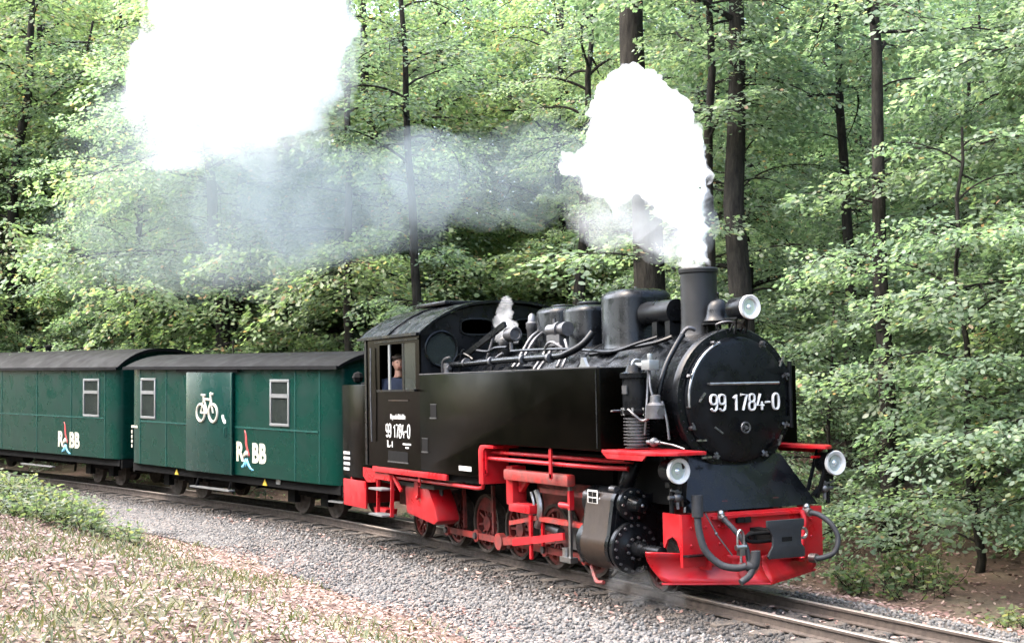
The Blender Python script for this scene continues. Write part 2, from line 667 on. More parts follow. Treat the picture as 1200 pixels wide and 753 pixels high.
def gz(x, y):
    x, y = np.asarray(x, float), np.asarray(y, float)
    d = y - yc(x)
    a = np.abs(d)
    base = zt(x)
    bed = -.19 - .12 * ss(a, 1.5, 2.9)
    B = .80 + .42 * ss(-x, 5, 15)
    near = (B + .10 * lump(x, y)) * ss(a, 2.7, 6.8) + .3 * ss(a, 14, 60)
    far = (.75 + .16 * lump(x, y)) * ss(a, 2.4, 9) - .12 * ss(a, 1.6, 2.4) + 2.6 * ss(a, 10, 70)
    return base + bed + np.where(d < 0, near, far) + .015 * lump(x * 3, y * 3) * ss(a, 1.4, 3)


def grid_axis(lo, hi, step, far):
    c = list(np.arange(lo, hi + 1e-6, step))
    s, p = step, hi
    R_ = []
    while p < far:
        s *= 1.25
        p += s
        R_.append(p)
    s, p = step, lo
    L_ = []
    while p > -far:
        s *= 1.25
        p -= s
        L_.append(p)
    return np.array(L_[::-1] + c + R_)


gx, gy = grid_axis(-34, 14, .3, 700), grid_axis(-12, 16, .22, 700)
X, Y = np.meshgrid(gx, gy, indexing='ij')
Z = gz(X, Y)
nx, ny = X.shape


def array_mesh(name, V, F, mat, smooth=True):
    me = bpy.data.meshes.new(name)
    V = np.asarray(V, np.float32)
    F = np.asarray(F, np.int32)
    k = F.shape[1]
    me.vertices.add(len(V))
    me.vertices.foreach_set('co', V.ravel())
    me.loops.add(F.size)
    me.loops.foreach_set('vertex_index', F.ravel())
    me.polygons.add(len(F))
    me.polygons.foreach_set('loop_start', np.arange(0, F.size, k, dtype=np.int32))
    me.update(calc_edges=True)
    if smooth:
        me.shade_smooth()
    me.materials.append(MATS[mat])
    return me


ii = np.arange(nx * ny).reshape(nx, ny)
F = np.stack([ii[:-1, :-1], ii[1:, :-1], ii[1:, 1:], ii[:-1, 1:]], -1).reshape(-1, 4)
ground = link('ground', array_mesh('ground', np.stack([X, Y, Z], -1).reshape(-1, 3), F, 'ground'))
tag(ground, 'brown forest floor and bank beside the railway line', 'ground', kind='structure')

# ballast bed: a strip along the track, a little above the ground sheet
sx_ = np.concatenate([np.arange(-60, 14, .4), np.arange(14, 200, 4)])
prof = [(-2.75, -.30), (-2.1, -.215), (-1.5, -.165), (-.9, -.155), (-.38, -.15), (.38, -.15), (.9, -.155), (1.35, -.165), (1.75, -.28)]
V, Fq = [], []
dy = np.gradient(yc(sx_), sx_)
for i, x in enumerate(sx_):
    t = sqrt(1 + dy[i] ** 2)
    nxv, nyv = -dy[i] / t, 1 / t
    wob = .10 * sin(x * 1.7) + .07 * sin(x * 4.1 + 1)
    for j, (d, z) in enumerate(prof):
        dd = d + (wob if j in (0, len(prof) - 1) else 0)
        V.append((x + nxv * dd, float(yc(x)) + nyv * dd, float(zt(x)) + z))
k = len(prof)
for i in range(len(sx_) - 1):
    for j in range(k - 1):
        Fq.append((i * k + j, (i + 1) * k + j, (i + 1) * k + j + 1, i * k + j + 1))
track = link('railway_track', array_mesh('railway_track', V, Fq, 'ballast_bed'))
track.data.materials.append(MATS['oily_shaded_bed'])
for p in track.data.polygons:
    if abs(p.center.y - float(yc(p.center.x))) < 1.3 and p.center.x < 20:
        p.material_index = 1  # strip along the rails painted darker: oil plus the train's shade
tag(track, 'narrow gauge railway track on grey stone ballast', 'railway track', kind='structure')

RAIL_P = [(-.055, -.13), (.055, -.13), (.055, -.118), (.012, -.105), (.010, -.04), (.029, -.03), (.029, -.006), (.022, 0), (-.022, 0), (-.029, -.006), (-.029, -.03), (-.010, -.04), (-.012, -.105), (-.055, -.118)]
rx = np.concatenate([np.arange(-60, 14, .5), np.arange(14, 120, 4)])
rdy = np.gradient(yc(rx), rx)
for side in (-1, 1):
    body, head = MB(), MB()
    n = len(RAIL_P)
    for mb, sel in ((body, None),):
        vs, fs = [], []
        for i, x in enumerate(rx):
            t = sqrt(1 + rdy[i] ** 2)
            nxv, nyv = -rdy[i] / t, 1 / t
            for a, h in RAIL_P:
                d = side * .404 + a
                vs.append((x + nxv * d, float(yc(x)) + nyv * d, float(zt(x)) + h))
        for i in range(len(rx) - 1):
            for j in range(n):
                fs.append((i * n + j, (i + 1) * n + j, (i + 1) * n + (j + 1) % n, i * n + (j + 1) % n))
        mb.add(vs, fs)
    o = body.build('rail', 'rail_rust', track, ang=25)
    o.data.materials.append(MATS['rail_steel'])
    for p in o.data.polygons:
        if p.normal.z > .55 and p.center.z > float(zt(p.center.x)) - .012:
            p.material_index = 1
# sleepers
slm = []
for v_ in range(4):
    mb = MB()
    mb.box(-.11, .11, -.76 - .02 * v_, .76 + .01 * v_, -.27, -.127 - .003 * v_)
    for s_ in (-1, 1):
        mb.box(-.08, .08, s_ * .404 - .11, s_ * .404 + .11, -.14, -.1245)
    o = mb.build('sleeper_src', 'sleeper_wood', None, bevel=.008)
    slm.append(o.data)
    bpy.data.objects.remove(o)
x = 9.0
i = 0
while x > -26:
    o = link('sleeper', slm[i % 4], track)
    d_ = float((yc(x + .1) - yc(x - .1)) / .2)
    o.location = (x, float(yc(x)), float(zt(x)))
    o.rotation_euler = (0, 0, atan2(d_, 1) + rnd.uniform(-.02, .02))
    x -= .62
    i += 1
# fishplate bolts and rail joint plates on the stretch ahead of the plough
for s_ in (-1, 1):
    for jx in (3.1 + s_ * .2,):
        mb = MB()
        mb.box(jx - .26, jx + .26, s_ * .404 - .024, s_ * .404 + .024, -.098, -.045)
        for q in (-.18, -.06, .06, .18):
            mb.cyl((jx + q, s_ * .404 - .045, -.072), (jx + q, s_ * .404 + .045, -.072), .014, n=6)
        mb.build('fishplate', 'rail_rust', track)

# ------------------------------------------------------------------ steam locomotive (front towards +x, near side is -y, rail top z = 0)
LO = empty('steam_locomotive', (-4.6, 0, 0), 'black narrow gauge steam locomotive with red frame and plough, number 99 1784-0', 'locomotive', world_parts=True)
CZ = 2.10         # boiler axis height


def P(name, mat, mb, parent=LO, **k):
    return mb.build(name, mat, parent, **k)


# boiler and smokebox
mb = MB()
mb.lathe([(.02, -6.0), (.70, -6.0), (.70, -1.95), (.715, -1.94), (.715, -1.86), (.70, -1.85)], (0, 0, CZ), (1, 0, 0), 56)
boiler = P('boiler', 'boiler_black', mb)
for xb in (-2.75, -3.7, -4.7, -5.5):
    P('boiler_band', 'black', MB().lathe([(.70, 0), (.712, .005), (.712, .065), (.70, .07)], (xb, 0, CZ), (1, 0, 0), 56, close=False), boiler)
mb = MB()
mb.lathe([(.02, -1.86), (.735, -1.86), (.735, -.37), (.742, -.36), (.765, -.35), (.765, -.27), (.755, -.255), (.70, -.25), (.68, -.25), (.02, -.25)], (0, 0, CZ), (1, 0, 0), 64)
smokebox = P('smokebox', 'boiler_black', mb)
rv = MB()
for k in range(40):
    t = 2 * pi * k / 40
    rv.sphere((-.253, .722 * cos(t), CZ + .722 * sin(t)), .012, 6, 4)
P('rivet_ring', 'black', rv, smokebox)
mb = MB()
prof_ = [(.672, -.25), (.672, -.232), (.655, -.218), (.60, -.205), (.48, -.178), (.36, -.158), (.22, -.145), (.10, -.138), (.015, -.136)]
mb.lathe(prof_, (0, 0, CZ), (1, 0, 0), 64)
door = P('smokebox_door', 'black', mb)
mb = MB()
for k, t in enumerate([radians(d) for d in (22, 62, 118, 158, 205, 242, 298, 335)]):
    c, s_ = cos(t), sin(t)
    m_ = MB()
    m_.bar((-.235, .585 * c, CZ + .585 * s_), (-.205, .70 * c, CZ + .70 * s_), .030, .024, up=(1, 0, 0))
    m_.cyl((-.235, .685 * c, CZ + .685 * s_), (-.165, .685 * c, CZ + .685 * s_), .018, n=8)
    m_.bar((-.185, .66 * c - .03 * s_, CZ + .66 * s_ + .03 * c), (-.185, .66 * c + .05 * s_, CZ + .66 * s_ - .05 * c), .014, .014, up=(1, 0, 0))
    P('door_clamp', 'dull_steel', m_, door)
hr = MB().cyl((-.085, -.46, CZ + .17), (-.085, .44, CZ + .17), .014, n=10)
for yy in (-.42, 0, .40):
    hr.cyl((-.18, yy, CZ + .17), (-.085, yy, CZ + .17), .011, n=8)
P('handrail', 'steel', hr, door)
hg = MB()
for zz in (CZ + .30, CZ - .22):
    hg.bar((-.178, .22, zz), (-.205, .66, zz), .02, .05, up=(0, 0, 1))
hg.cyl((-.215, .69, CZ - .32), (-.215, .69, CZ + .40), .024, n=10)
P('door_hinge', 'black', hg, door)
wh = MB().torus((-.10, 0, CZ - .30), .055, .010, (1, 0, 0), 20, 6)
wh.cyl((-.15, 0, CZ - .30), (-.08, 0, CZ - .30), .02, n=10)
for a in range(3):
    wh.bar((-.10, 0, CZ - .30), (-.10, .055 * cos(a * 2.1), CZ - .30 + .055 * sin(a * 2.1)), .01, .01, up=(1, 0, 0))
P('door_wheel', 'dull_steel', wh, door)
digits('99 1784-0', .17, front_mtx(-.128, .02, CZ - .03), 'white_paint', door, wide=.62, depth=.02)
# curved handrail round the upper left of the door
P('curved_handrail', 'steel', MB().torus((-.19, 0, CZ), .655, .014, (1, 0, 0), 20, 8, radians(112), radians(186), ref=(0, 1, 0)))
stub = MB()
for d in (112, 150, 186):
    t = radians(d)
    stub.cyl((-.24, .655 * cos(t), CZ + .655 * sin(t)), (-.18, .655 * cos(t), CZ + .655 * sin(t)), .012, n=8)
P('handrail_stud', 'dull_steel', stub)
for yy, zz, a in ((-.52, CZ - .42, 0), (-.50, CZ + .03, .9), (.50, CZ - .45, 1.2), (-.30, CZ - .32, -.6), (.55, CZ + .40, 1.1), (-.46, CZ - .60, .05)):
    P('small_handle', 'steel', MB().bar((-.17, yy - .06 * cos(a), zz - .06 * sin(a)), (-.17, yy + .06 * cos(a), zz + .06 * sin(a)), .018, .02, up=(1, 0, 0))
      .cyl((-.21, yy, zz), (-.16, yy, zz), .012, n=6))

# chimney
mb = MB()
mb.lathe([(.30, 0), (.27, .02), (.235, .06), (.215, .14), (.205, .24), (.205, .78), (.222, .79), (.225, .83), (.212, .845), (.175, .845), (.17, .5), (.05, .3)], (-.91, 0, 2.72), (0, 0, 1), 36)
P('chimney', 'soot', mb)
# bell in front of the chimney
mb = MB()
mb.lathe([(.165, 0), (.168, .012), (.150, .035), (.135, .07), (.128, .12), (.118, .175), (.092, .222), (.05, .25), (.014, .258), (.012, .30), (.02, .315), (.004, .33)], (-.55, 0, 2.945), (0, 0, 1), 32)
bell = P('bell', 'boiler_black', mb)
mb = MB()
mb.lathe([(.19, 0), (.19, .018), (.02, .018)], (-.55, 0, 2.915), (0, 0, 1), 28)
for a in range(4):
    mb.cyl((-.55 + .12 * cos(a * pi / 2 + .8), .12 * sin(a * pi / 2 + .8), 2.78), (-.55 + .12 * cos(a * pi / 2 + .8), .12 * sin(a * pi / 2 + .8), 2.92), .014, n=8)
P('bell_plate', 'black', mb, bell)


def headlamp(x, y, z, R=.125, Lg=.30, bracket=None):
    mb = MB()
    mb.lathe([(.03, -Lg), (R * .55, -Lg), (R * .8, -Lg + .03), (R * .92, -Lg + .06), (R * .92, -.07), (R * 1.02, -.065), (R * 1.02, -.035), (R * .92, -.03), (R * .95, -.004), (R * .8, -.004), (R * .8, -.06), (R * .3, -.09)], (x, y, z), (1, 0, 0), 32)
    h = P('headlamp', 'black', mb)
    P('lamp_rim', 'white_paint', MB().lathe([(R * 1.03, -.02), (R * 1.04, .012), (R * .98, .02), (R * .72, .006), (R * .70, -.02), (R * .66, -.05)], (x, y, z), (1, 0, 0), 32, close=False), h)
    P('reflector', 'lens_glass', MB().lathe([(R * .70, -.02), (R * .6, -.045), (R * .34, -.07), (R * .05, -.08)], (x, y, z), (1, 0, 0), 28), h)
    P('bulb', 'lens_glass', MB().sphere((x - .035, y, z), R * .30, 12, 8), h)
    mb = MB().torus((x - Lg * .5, y, z + R * .9), .07, .008, (0, 1, 0), 14, 6, 0, pi, ref=(1, 0, 0))
    P('lamp_handle', 'black', mb, h)
    return h


h = headlamp(.03, 0.0, 3.075, .125, .34)
mb = MB()
for yy in (-.07, .07):
    mb.bar((-.16, yy, 2.80), (-.12, yy, 2.97), .02, .03, up=(1, 0, 0))
    mb.bar((-.28, yy, 2.80), (-.12, yy, 2.97), .015, .02, up=(1, 0, 0))
mb.box(-.30, -.06, -.11, .11, 2.955, 2.975)
P('lamp_bracket', 'black', mb, h)
P('lamp_pipe_loop', 'dull_steel', MB().tube([(-.30, -.16, 2.84), (-.22, -.26, 2.90), (-.14, -.16, 2.93), (-.15, .02, 2.90), (-.24, .10, 2.86)], .011, 6, 5), h)
for s_ in (-1, 1):
    h = headlamp(.12, s_ * 1.01, 1.395, .128, .26)
    mb = MB()
    mb.box(-.06, .02, s_ * 1.01 - .05, s_ * 1.01 + .05, 1.22, 1.275)
    mb.cyl((-.02, s_ * 1.01, .96), (-.02, s_ * 1.01, 1.24), .025, n=10)
    mb.bar((-.02, s_ * 1.01, 1.23), (-.02, s_ * .80, 1.05), .03, .04, up=(1, 0, 0))
    P('lamp_bracket', 'black', mb, h)
    P('valve_cock', 'dull_steel', MB().sphere((.0, s_ * .95, 1.12), .05, 10, 7).cyl((.0, s_ * .88, 1.12), (.0, s_ * 1.06, 1.12), .022, n=8)
      .cyl((0, s_ * .95, 1.0), (0, s_ * .95, 1.2), .02, n=8).bar((0.04, s_ * .93, 1.17), (0.04, s_ * 1.06, 1.20), .012, .02), h)


# domes on the boiler
def dome(x0, x1, w, z1, rad, name, zc_=2.5):
    """rounded-rectangle plan with a soft shoulder"""
    cx_, hx = (x0 + x1) / 2, (x1 - x0) / 2
    rings = []
    n = 40
    for (ins, z) in [(-.045, zc_ + .14), (-.02, zc_ + .20), (0, zc_ + .27), (0, z1 - rad)] + [(rad * (1 - cos(q)), z1 - rad + rad * sin(q)) for q in (.35, .7, 1.05, 1.35)] + [(rad * 1.1, z1 + .008), (hx * .75, z1 + .016)]:
        pts = []
        ax, ay = hx - ins, w / 2 - min(ins, w / 2 * .8)
        for k_ in range(n):
            t = 2 * pi * k_ / n
            c, s__ = cos(t), sin(t)
            e = .62
            pts.append((cx_ + ax * math.copysign(abs(c) ** e, c), ay * math.copysign(abs(s__) ** e, s__), z))
        rings.append(pts)
    mb = MB()
    vs = [p for r_ in rings for p in r_]
    fs = []
    for i_ in range(len(rings) - 1):
        for k_ in range(n):
            fs.append((i_ * n + k_, i_ * n + (k_ + 1) % n, (i_ + 1) * n + (k_ + 1) % n, (i_ + 1) * n + k_))
    fs.append(tuple((len(rings) - 1) * n + k_ for k_ in range(n)))
    mb.add(vs, fs)
    return P(name, 'boiler_black', mb, ang=60)


d1 = dome(-2.62, -1.86, .74, 3.41, .11, 'steam_dome')
P('dome_flange', 'black', MB().lathe([(.52, 0), (.52, .03), (.40, .05)], (-2.24, 0, 2.66), (0, 0, 1), 36), d1)
d2 = dome(-4.40, -3.69, .62, 3.30, .07, 'sand_dome')
d3 = dome(-3.68, -2.98, .60, 3.28, .07, 'sand_dome')
for d_, xc_ in ((d2, -4.05), (d3, -3.34)):
    P('lid', 'black', MB().lathe([(.17, 0), (.17, .035), (.15, .05), (.03, .06)], (xc_, 0, 3.295), (0, 0, 1), 24), d_)
P('regulator_knob', 'dull_steel', MB().cyl((-2.24, 0, 3.41), (-2.24, 0, 3.455), .02, n=8), d1)
# horizontal drum between dome and chimney
mb = MB().lathe([(.02, -.16), (.05, -.14), (.14, 0), (.14, .62), (.02, .62)], (-1.80, -.12, 3.10), (1, 0, 0), 28)
pump = P('preheater_drum', 'black', mb)
for xx in (-1.55, -1.28):
    P('drum_saddle', 'black', MB().box(xx, xx + .1, -.22, -.02, 2.7, 2.99), pump)
# twin whistle-like valves in front of the cab, turret and fittings
mb = MB()
for xx, yy, hh in ((-4.72, -.12, 3.26), (-4.72, .12, 3.26), (-4.92, 0, 3.2)):
    mb.lathe([(.07, 0), (.07, .2), (.085, .22), (.085, .30), (.06, .32), (.05, .40), (.02, .43)], (xx, yy, hh - .42), (0, 0, 1), 16)
P('safety_valve', 'dull_steel', mb)
mb = MB().lathe([(.11, 0), (.12, .02), (.12, .30), (.09, .34), (.02, .35)], (-5.05, -.36, 2.62), (0, 0, 1), 18)
mb.cyl((-5.05, -.36, 2.86), (-4.72, -.30, 2.86), .045, n=12)
P('steam_turret', 'black', mb)
mb = MB().cyl((-4.66, -.50, 2.98), (-4.48, -.50, 2.98), .10, n=18)
mb.torus((-4.48, -.50, 2.98), .08, .02, (1, 0, 0), 18, 6).cyl((-4.6, -.50, 2.75), (-4.6, -.50, 2.98), .03, n=8)
P('pressure_regulator', 'dull_steel', mb)
# dynamo beside the sand dome
mb = MB().cyl((-3.42, -.55, 2.98), (-3.02, -.55, 2.98), .075, n=18).cyl((-3.18, -.55, 2.98), (-3.13, -.55, 2.98), .10, n=18).cyl((-3.03, -.55, 2.98), (-2.95, -.55, 2.98), .09, n=18)
mb.box(-3.38, -3.05, -.62, -.48, 2.78, 2.92).cyl((-3.30, -.55, 3.0), (-3.30, -.55, 3.12), .02, n=8)
P('turbo_generator', 'dull_steel', mb)
for xx in (-4.2, -3.55):
    P('sand_pipe', 'dull_steel', MB().tube([(xx, -.30, 3.0), (xx + .06, -.46, 2.9), (xx + .1, -.64, 2.66), (xx + .12, -.80, 2.47)], .022, 8, 4))
    P('sand_pipe', 'dull_steel', MB().tube([(xx + .12, -.30, 2.98), (xx + .2, -.47, 2.88), (xx + .25, -.66, 2.64), (xx + .27, -.82, 2.46)], .022, 8, 4))
# long pipe over the near tank top, rising towards the dome, and its fittings
P('steam_pipe', 'boiler_black', MB().tube([(-5.72, -1.0, 2.60), (-5.2, -.97, 2.60), (-3.9, -.95, 2.62), (-2.6, -.93, 2.63), (-2.35, -.90, 2.66), (-2.15, -.80, 2.76), (-2.08, -.70, 2.90)], .043, 12, 5))
fl = MB()
for xx in (-5.1, -4.3, -3.4, -2.7):
    fl.cyl((xx, -.955, 2.615), (xx + .05, -.955, 2.616), .062, n=14)
P('pipe_flange', 'dull_steel', fl)
P('slanted_lever', 'boiler_black', MB().bar((-5.40, -.82, 2.72), (-4.62, -.58, 3.12), .05, .075))
P('slanted_strut', 'dull_steel', MB().cyl((-4.85, -.62, 3.02), (-4.98, -.70, 2.62), .022, n=8))
pl = [
    [(-5.60, -.95, 2.52), (-5.45, -.92, 2.70), (-5.30, -.88, 2.74), (-5.10, -.84, 2.66)],
    [(-5.30, -.95, 2.48), (-5.24, -.95, 2.72), (-5.20, -.93, 2.80)],
    [(-5.66, -1.05, 2.50), (-5.62, -1.05, 2.66), (-5.50, -1.0, 2.70)],
    [(-5.05, -.80, 2.78), (-4.80, -.76, 2.76), (-4.60, -.74, 2.80), (-4.3, -.72, 2.80)],
    [(-4.5, -.86, 2.48), (-4.42, -.84, 2.64), (-4.3, -.78, 2.72)],
    [(-4.1, -.75, 2.74), (-3.6, -.74, 2.74), (-2.6, -.72, 2.72), (-1.7, -.70, 2.66), (-1.25, -.60, 2.74), (-1.0, -.50, 2.80)],
    [(-3.25, -.70, 2.60), (-3.18, -.74, 2.76), (-3.05, -.72, 2.82), (-2.9, -.66, 2.74)],
    [(-3.0, -.66, 2.80), (-2.85, -.70, 2.66), (-2.80, -.80, 2.50)],
    [(-2.9, -.62, 2.84), (-2.74, -.68, 2.68), (-2.70, -.78, 2.50)],
]
for q in pl:
    P('thin_pipe', 'dull_steel' if rnd.random() < .6 else 'boiler_black', MB().tube(q, .019, 8, 5))
P('valve_body', 'dull_steel', MB().cyl((-5.55, -1.02, 2.48), (-5.55, -1.02, 2.62), .055, n=12).cyl((-5.62, -1.02, 2.56), (-5.46, -1.02, 2.56), .035, n=10))
P('lifting_eye', 'aluminium', MB().prism_y([(-1.92, 2.475), (-1.70, 2.475), (-1.76, 2.53), (-1.80, 2.60), (-1.85, 2.60), (-1.87, 2.53)], -1.0, -.96))
# boiler hand rail and the pipe curving down over the smokebox
P('boiler_pipe', 'boiler_black', MB().tube([(-.62, -.42, 2.80), (-.60, -.46, 2.78), (-.56, -.56, 2.68), (-.55, -.68, 2.50), (-.55, -.76, 2.30), (-.56, -.80, 2.14), (-.62, -.86, 2.08), (-.72, -.90, 2.06)], .030, 10, 5))
P('boiler_pipe', 'dull_steel', MB().tube([(-.56, -.30, 2.86), (-.58, -.38, 2.88), (-.63, -.42, 2.82), (-.66, -.44, 2.76)], .022, 8, 5))
P('boiler_pipe', 'boiler_black', MB().tube([(-2.3, -.62, 2.64), (-1.6, -.52, 2.70), (-1.15, -.44, 2.74), (-.95, -.34, 2.80)], .026, 8, 5))

# side tanks
for s_ in (-1, 1):
    yo, yi = s_ * 1.32, s_ * .74
    pts = [(-5.86, 1.135), (-3.98, 1.135), (-3.98, 1.50), (-3.965, 1.545), (-3.92, 1.57), (-.90, 1.57), (-.90, 2.47), (-5.86, 2.47)]
    mb = MB().prism_y(pts, min(yo, yi), max(yo, yi))
    tank = P('side_tank', 'tank_black', mb, bevel=.018)
    if s_ < 0:
        P('tank_edge_angle', 'dull_steel', MB().box(-5.84, -.93, -1.325, -1.30, 2.468, 2.482), tank)
        P('tank_seam', 'black', MB().box(-.98, -.955, -1.326, -1.31, 1.60, 2.45), tank)
        for xx, zz in ((-5.37, 1.97), (-5.68, 1.50)):
            P('foothold', 'matt_black', MB().box(xx - .10, xx + .10, -1.323, -1.30, zz - .085, zz + .085), tank)
            P('foothold_rim', 'dull_steel', MB().box(xx - .11, xx + .11, -1.332, -1.319, zz - .105, zz - .088).box(xx - .09, xx + .11, -1.328, -1.319, zz + .086, zz + .096), tank)
        P('warning_label', 'white_paint', MB().box(-4.56, -4.18, -1.3235, -1.318, 1.205, 1.265), tank)
        P('grab_rail', 'steel', MB().tube([(-.86, -1.20, 1.995), (-.84, -1.20, 2.0), (-.84, -1.02, 2.0), (-.87, -.96, 2.0)], .012, 8), tank)
        P('filler_lid', 'black', MB().cyl((-3.4, -1.0, 2.47), (-3.4, -1.0, 2.53), .17, n=20), tank)

# footplate, red: edges below the tank and the curved step-up
for s_ in (-1, 1):
    P('footplate_edge', 'red', MB().box(-7.72, -4.98, s_ * 1.30 - .02, s_ * 1.30 + .02, 1.045, 1.128), bevel=.008)
for s_ in (-1, 1):
    arc = [(-3.98 + .10 - .10 * cos(q), 1.455 + .10 * sin(q)) for q in np.linspace(0, pi / 2, 7)]
    outer = [(-3.975, 1.06)] + [(a + .0, b_) for a, b_ in arc] + [(-3.55, 1.555)]
    inner = [(-3.55, 1.515), (-3.78, 1.515), (-3.83, 1.49), (-3.845, 1.44), (-3.845, 1.06)]
    P('footplate_riser', 'red', MB().prism_y(outer + inner, s_ * 1.30 - .03 if s_ > 0 else -1.315, 1.315 if s_ > 0 else -.95), bevel=.006)
# front walkway plates, red
for s_ in (-1, 1):
    yo_ = 1.31 if s_ < 0 else 1.0
    pl_ = [(-.90, s_ * yo_), (.02, s_ * yo_), (.20, s_ * (yo_ - .10)), (.26, s_ * (yo_ - .2)), (.26, s_ * .76), (-.90, s_ * .68)]
    w_ = P('walkway', 'red', MB().prism_z(pl_, 1.555, 1.590), bevel=.005)
    P('walkway_valance', 'red', MB().prism_y([(-.90, 1.556), (-.02, 1.556), (-.10, 1.50), (-.80, 1.50)], s_ * (yo_ - .015) - .01, s_ * (yo_ - .015) + .01), w_)
    P('walkway_stay', 'black', MB().bar((.12, s_ * .96, 1.56), (-.02, s_ * .86, 1.02), .035, .035, up=(1, 0, 0)).bar((-.15, s_ * 1.0, 1.56), (-.10, s_ * .80, 1.1), .03, .03, up=(1, 0, 0)), w_)
P('walkway_rail', 'red', MB().tube([(-.02, .80, 1.46), (-.02, 1.22, 1.46)], .015, 8))

# air pump in front of the near tank, with fins, and its fittings
px, py = -.62, -1.04
mb = MB().lathe([(.03, 0), (.155, 0), (.165, .02), (.165, .05), (.14, .06), (.14, .38), (.165, .39), (.165, .44), (.11, .46), (.09, .52), (.02, .54)], (px, py, 1.96), (0, 0, 1), 26)
ap = P('air_pump', 'black', mb)
fin = [(.02, 0), (.13, 0)]
for k in range(9):
    z = .015 + k * .034
    fin += [(.105, z), (.105, z + .017), (.138, z + .017), (.138, z + .030), (.105, z + .032)]
fin += [(.13, .33), (.02, .34)]
P('pump_fins', 'dull_steel', MB().lathe(fin, (px, py, 1.61), (0, 0, 1), 26), ap)
P('pump_plate', 'dull_steel', MB().box(px - .03, px + .06, py - .152, py - .138, 2.18, 2.27), ap)
mb = MB()
for k in range(8):
    mb.cyl((px + .15 * cos(k * pi / 4), py + .15 * sin(k * pi / 4), 1.955), (px + .15 * cos(k * pi / 4), py + .15 * sin(k * pi / 4), 2.035), .016, n=6)
P('pump_bolt', 'steel', mb, ap)['kind'] = 'stuff'
P('pump_valve', 'aluminium', MB().box(-.42, -.26, -1.09, -.97, 2.43, 2.53).cyl((-.34, -1.03, 2.53), (-.34, -1.03, 2.60), .03, n=10).cyl((-.62, -1.03, 2.48), (-.44, -1.03, 2.48), .03, n=8)
  .torus((-.60, -1.03, 2.48), .065, .012, (1, 0, 0), 16, 6), bevel=.012)
mb = MB().lathe([(.02, 0), (.10, 0), (.10, .14), (.06, .17), (.055, .24), (.02, .25)], (-.30, -1.0, 1.92), (0, 0, 1), 16)
mb.cyl((-.42, -1.0, 1.99), (-.20, -1.0, 1.99), .045, n=10)
P('lubricator', 'dull_steel', mb)
for q in ([(-.40, -1.0, 2.42), (-.36, -1.02, 2.25), (-.32, -1.0, 2.1)], [(-.46, -.98, 2.42), (-.45, -1.0, 2.2), (-.42, -1.04, 1.98), (-.44, -1.05, 1.75)],
          [(-.55, -1.18, 2.02), (-.46, -1.16, 1.96), (-.40, -1.1, 1.9), (-.30, -1.06, 1.94)], [(-.25, -.95, 2.1), (-.2, -.93, 1.9), (-.18, -.92, 1.7)]):
    P('pump_pipe', 'dull_steel', MB().tube(q, .014, 6, 4))
P('drain_cock', 'dull_steel', MB().sphere((-.22, -1.08, 1.68), .05, 10, 7).cyl((-.34, -1.08, 1.68), (-.1, -1.08, 1.68), .022, n=8).tube([(-.1, -1.08, 1.68), (.1, -1.06, 1.66), (.22, -1.0, 1.62)], .010, 6))

# sloping plate in front of the smokebox, saddle and frame
mb = MB()
mb.add([(-.30, -.60, 1.50), (-.30, .60, 1.50), (.0, .86, .955), (.0, -.86, .955), (-.34, -.60, 1.50), (-.34, .60, 1.50), (-.04, .86, .955), (-.04, -.86, .955)],
       [(0, 1, 2, 3), (7, 6, 5, 4), (0, 4, 5, 1), (1, 5, 6, 2), (2, 6, 7, 3), (3, 7, 4, 0)])
P('sloping_apron', 'boiler_black', mb, bevel=.008)
mb = MB().prism_x([(-.62, .98), (.62, .98), (.56, 1.75), (.46, 1.9), (-.46, 1.9), (-.56, 1.75)], -1.75, -.36)
P('smokebox_saddle', 'matt_black', mb)
mb = MB()
for s_ in (-1, 1):
    mb.box(-9.0, -.05, s_ * .33 - .035, s_ * .33 + .035, .42, 1.05)
mb.box(-8.9, -.2, -.30, .30, .80, .86)
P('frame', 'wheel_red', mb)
P('ash_pan', 'matt_black', MB().prism_x([(-.5, 1.0), (.5, 1.0), (.38, .45), (-.38, .45)], -6.3, -4.2))
P('belly', 'matt_black', MB().box(-5.8, -.9, -.95, .95, 1.44, 1.5).box(-5.85, -4.0, -1.22, 1.22, 1.04, 1.12).box(-5.9, -2.4, -.28, .28, .5, 1.4))

# buffer beam, plough and coupling gear
bmn = MB().box(-.05, 0, -.905, .905, .40, .935)
beam = P('buffer_beam', 'red', bmn, bevel=.006)
P('beam_top_angle', 'red', MB().box(-.03, .045, -.55, .66, .875, .905).box(.0, .06, -.42, -.36, .79, .90).box(.0, .06, .60, .66, .79, .90), beam)
for s_ in (-1, 1):
    pts = [(-.05, .935), (-.38, .935), (-.38, .62), (-.36, .55), (-.30, .66), (-.2, .70), (-.12, .66), (-.07, .56), (-.05, .50)]
    P('beam_side_plate', 'red', MB().prism_y(pts, s_ * .88 - .012, s_ * .88 + .012), beam)
rvb = MB()
for yy in (-.8, -.62, -.45, .2, .38, .55, .75):
    for zz in (.62, .80):
        rvb.sphere((.004, yy, zz), .016, 6, 4)
P('beam_rivet', 'red', rvb, beam)
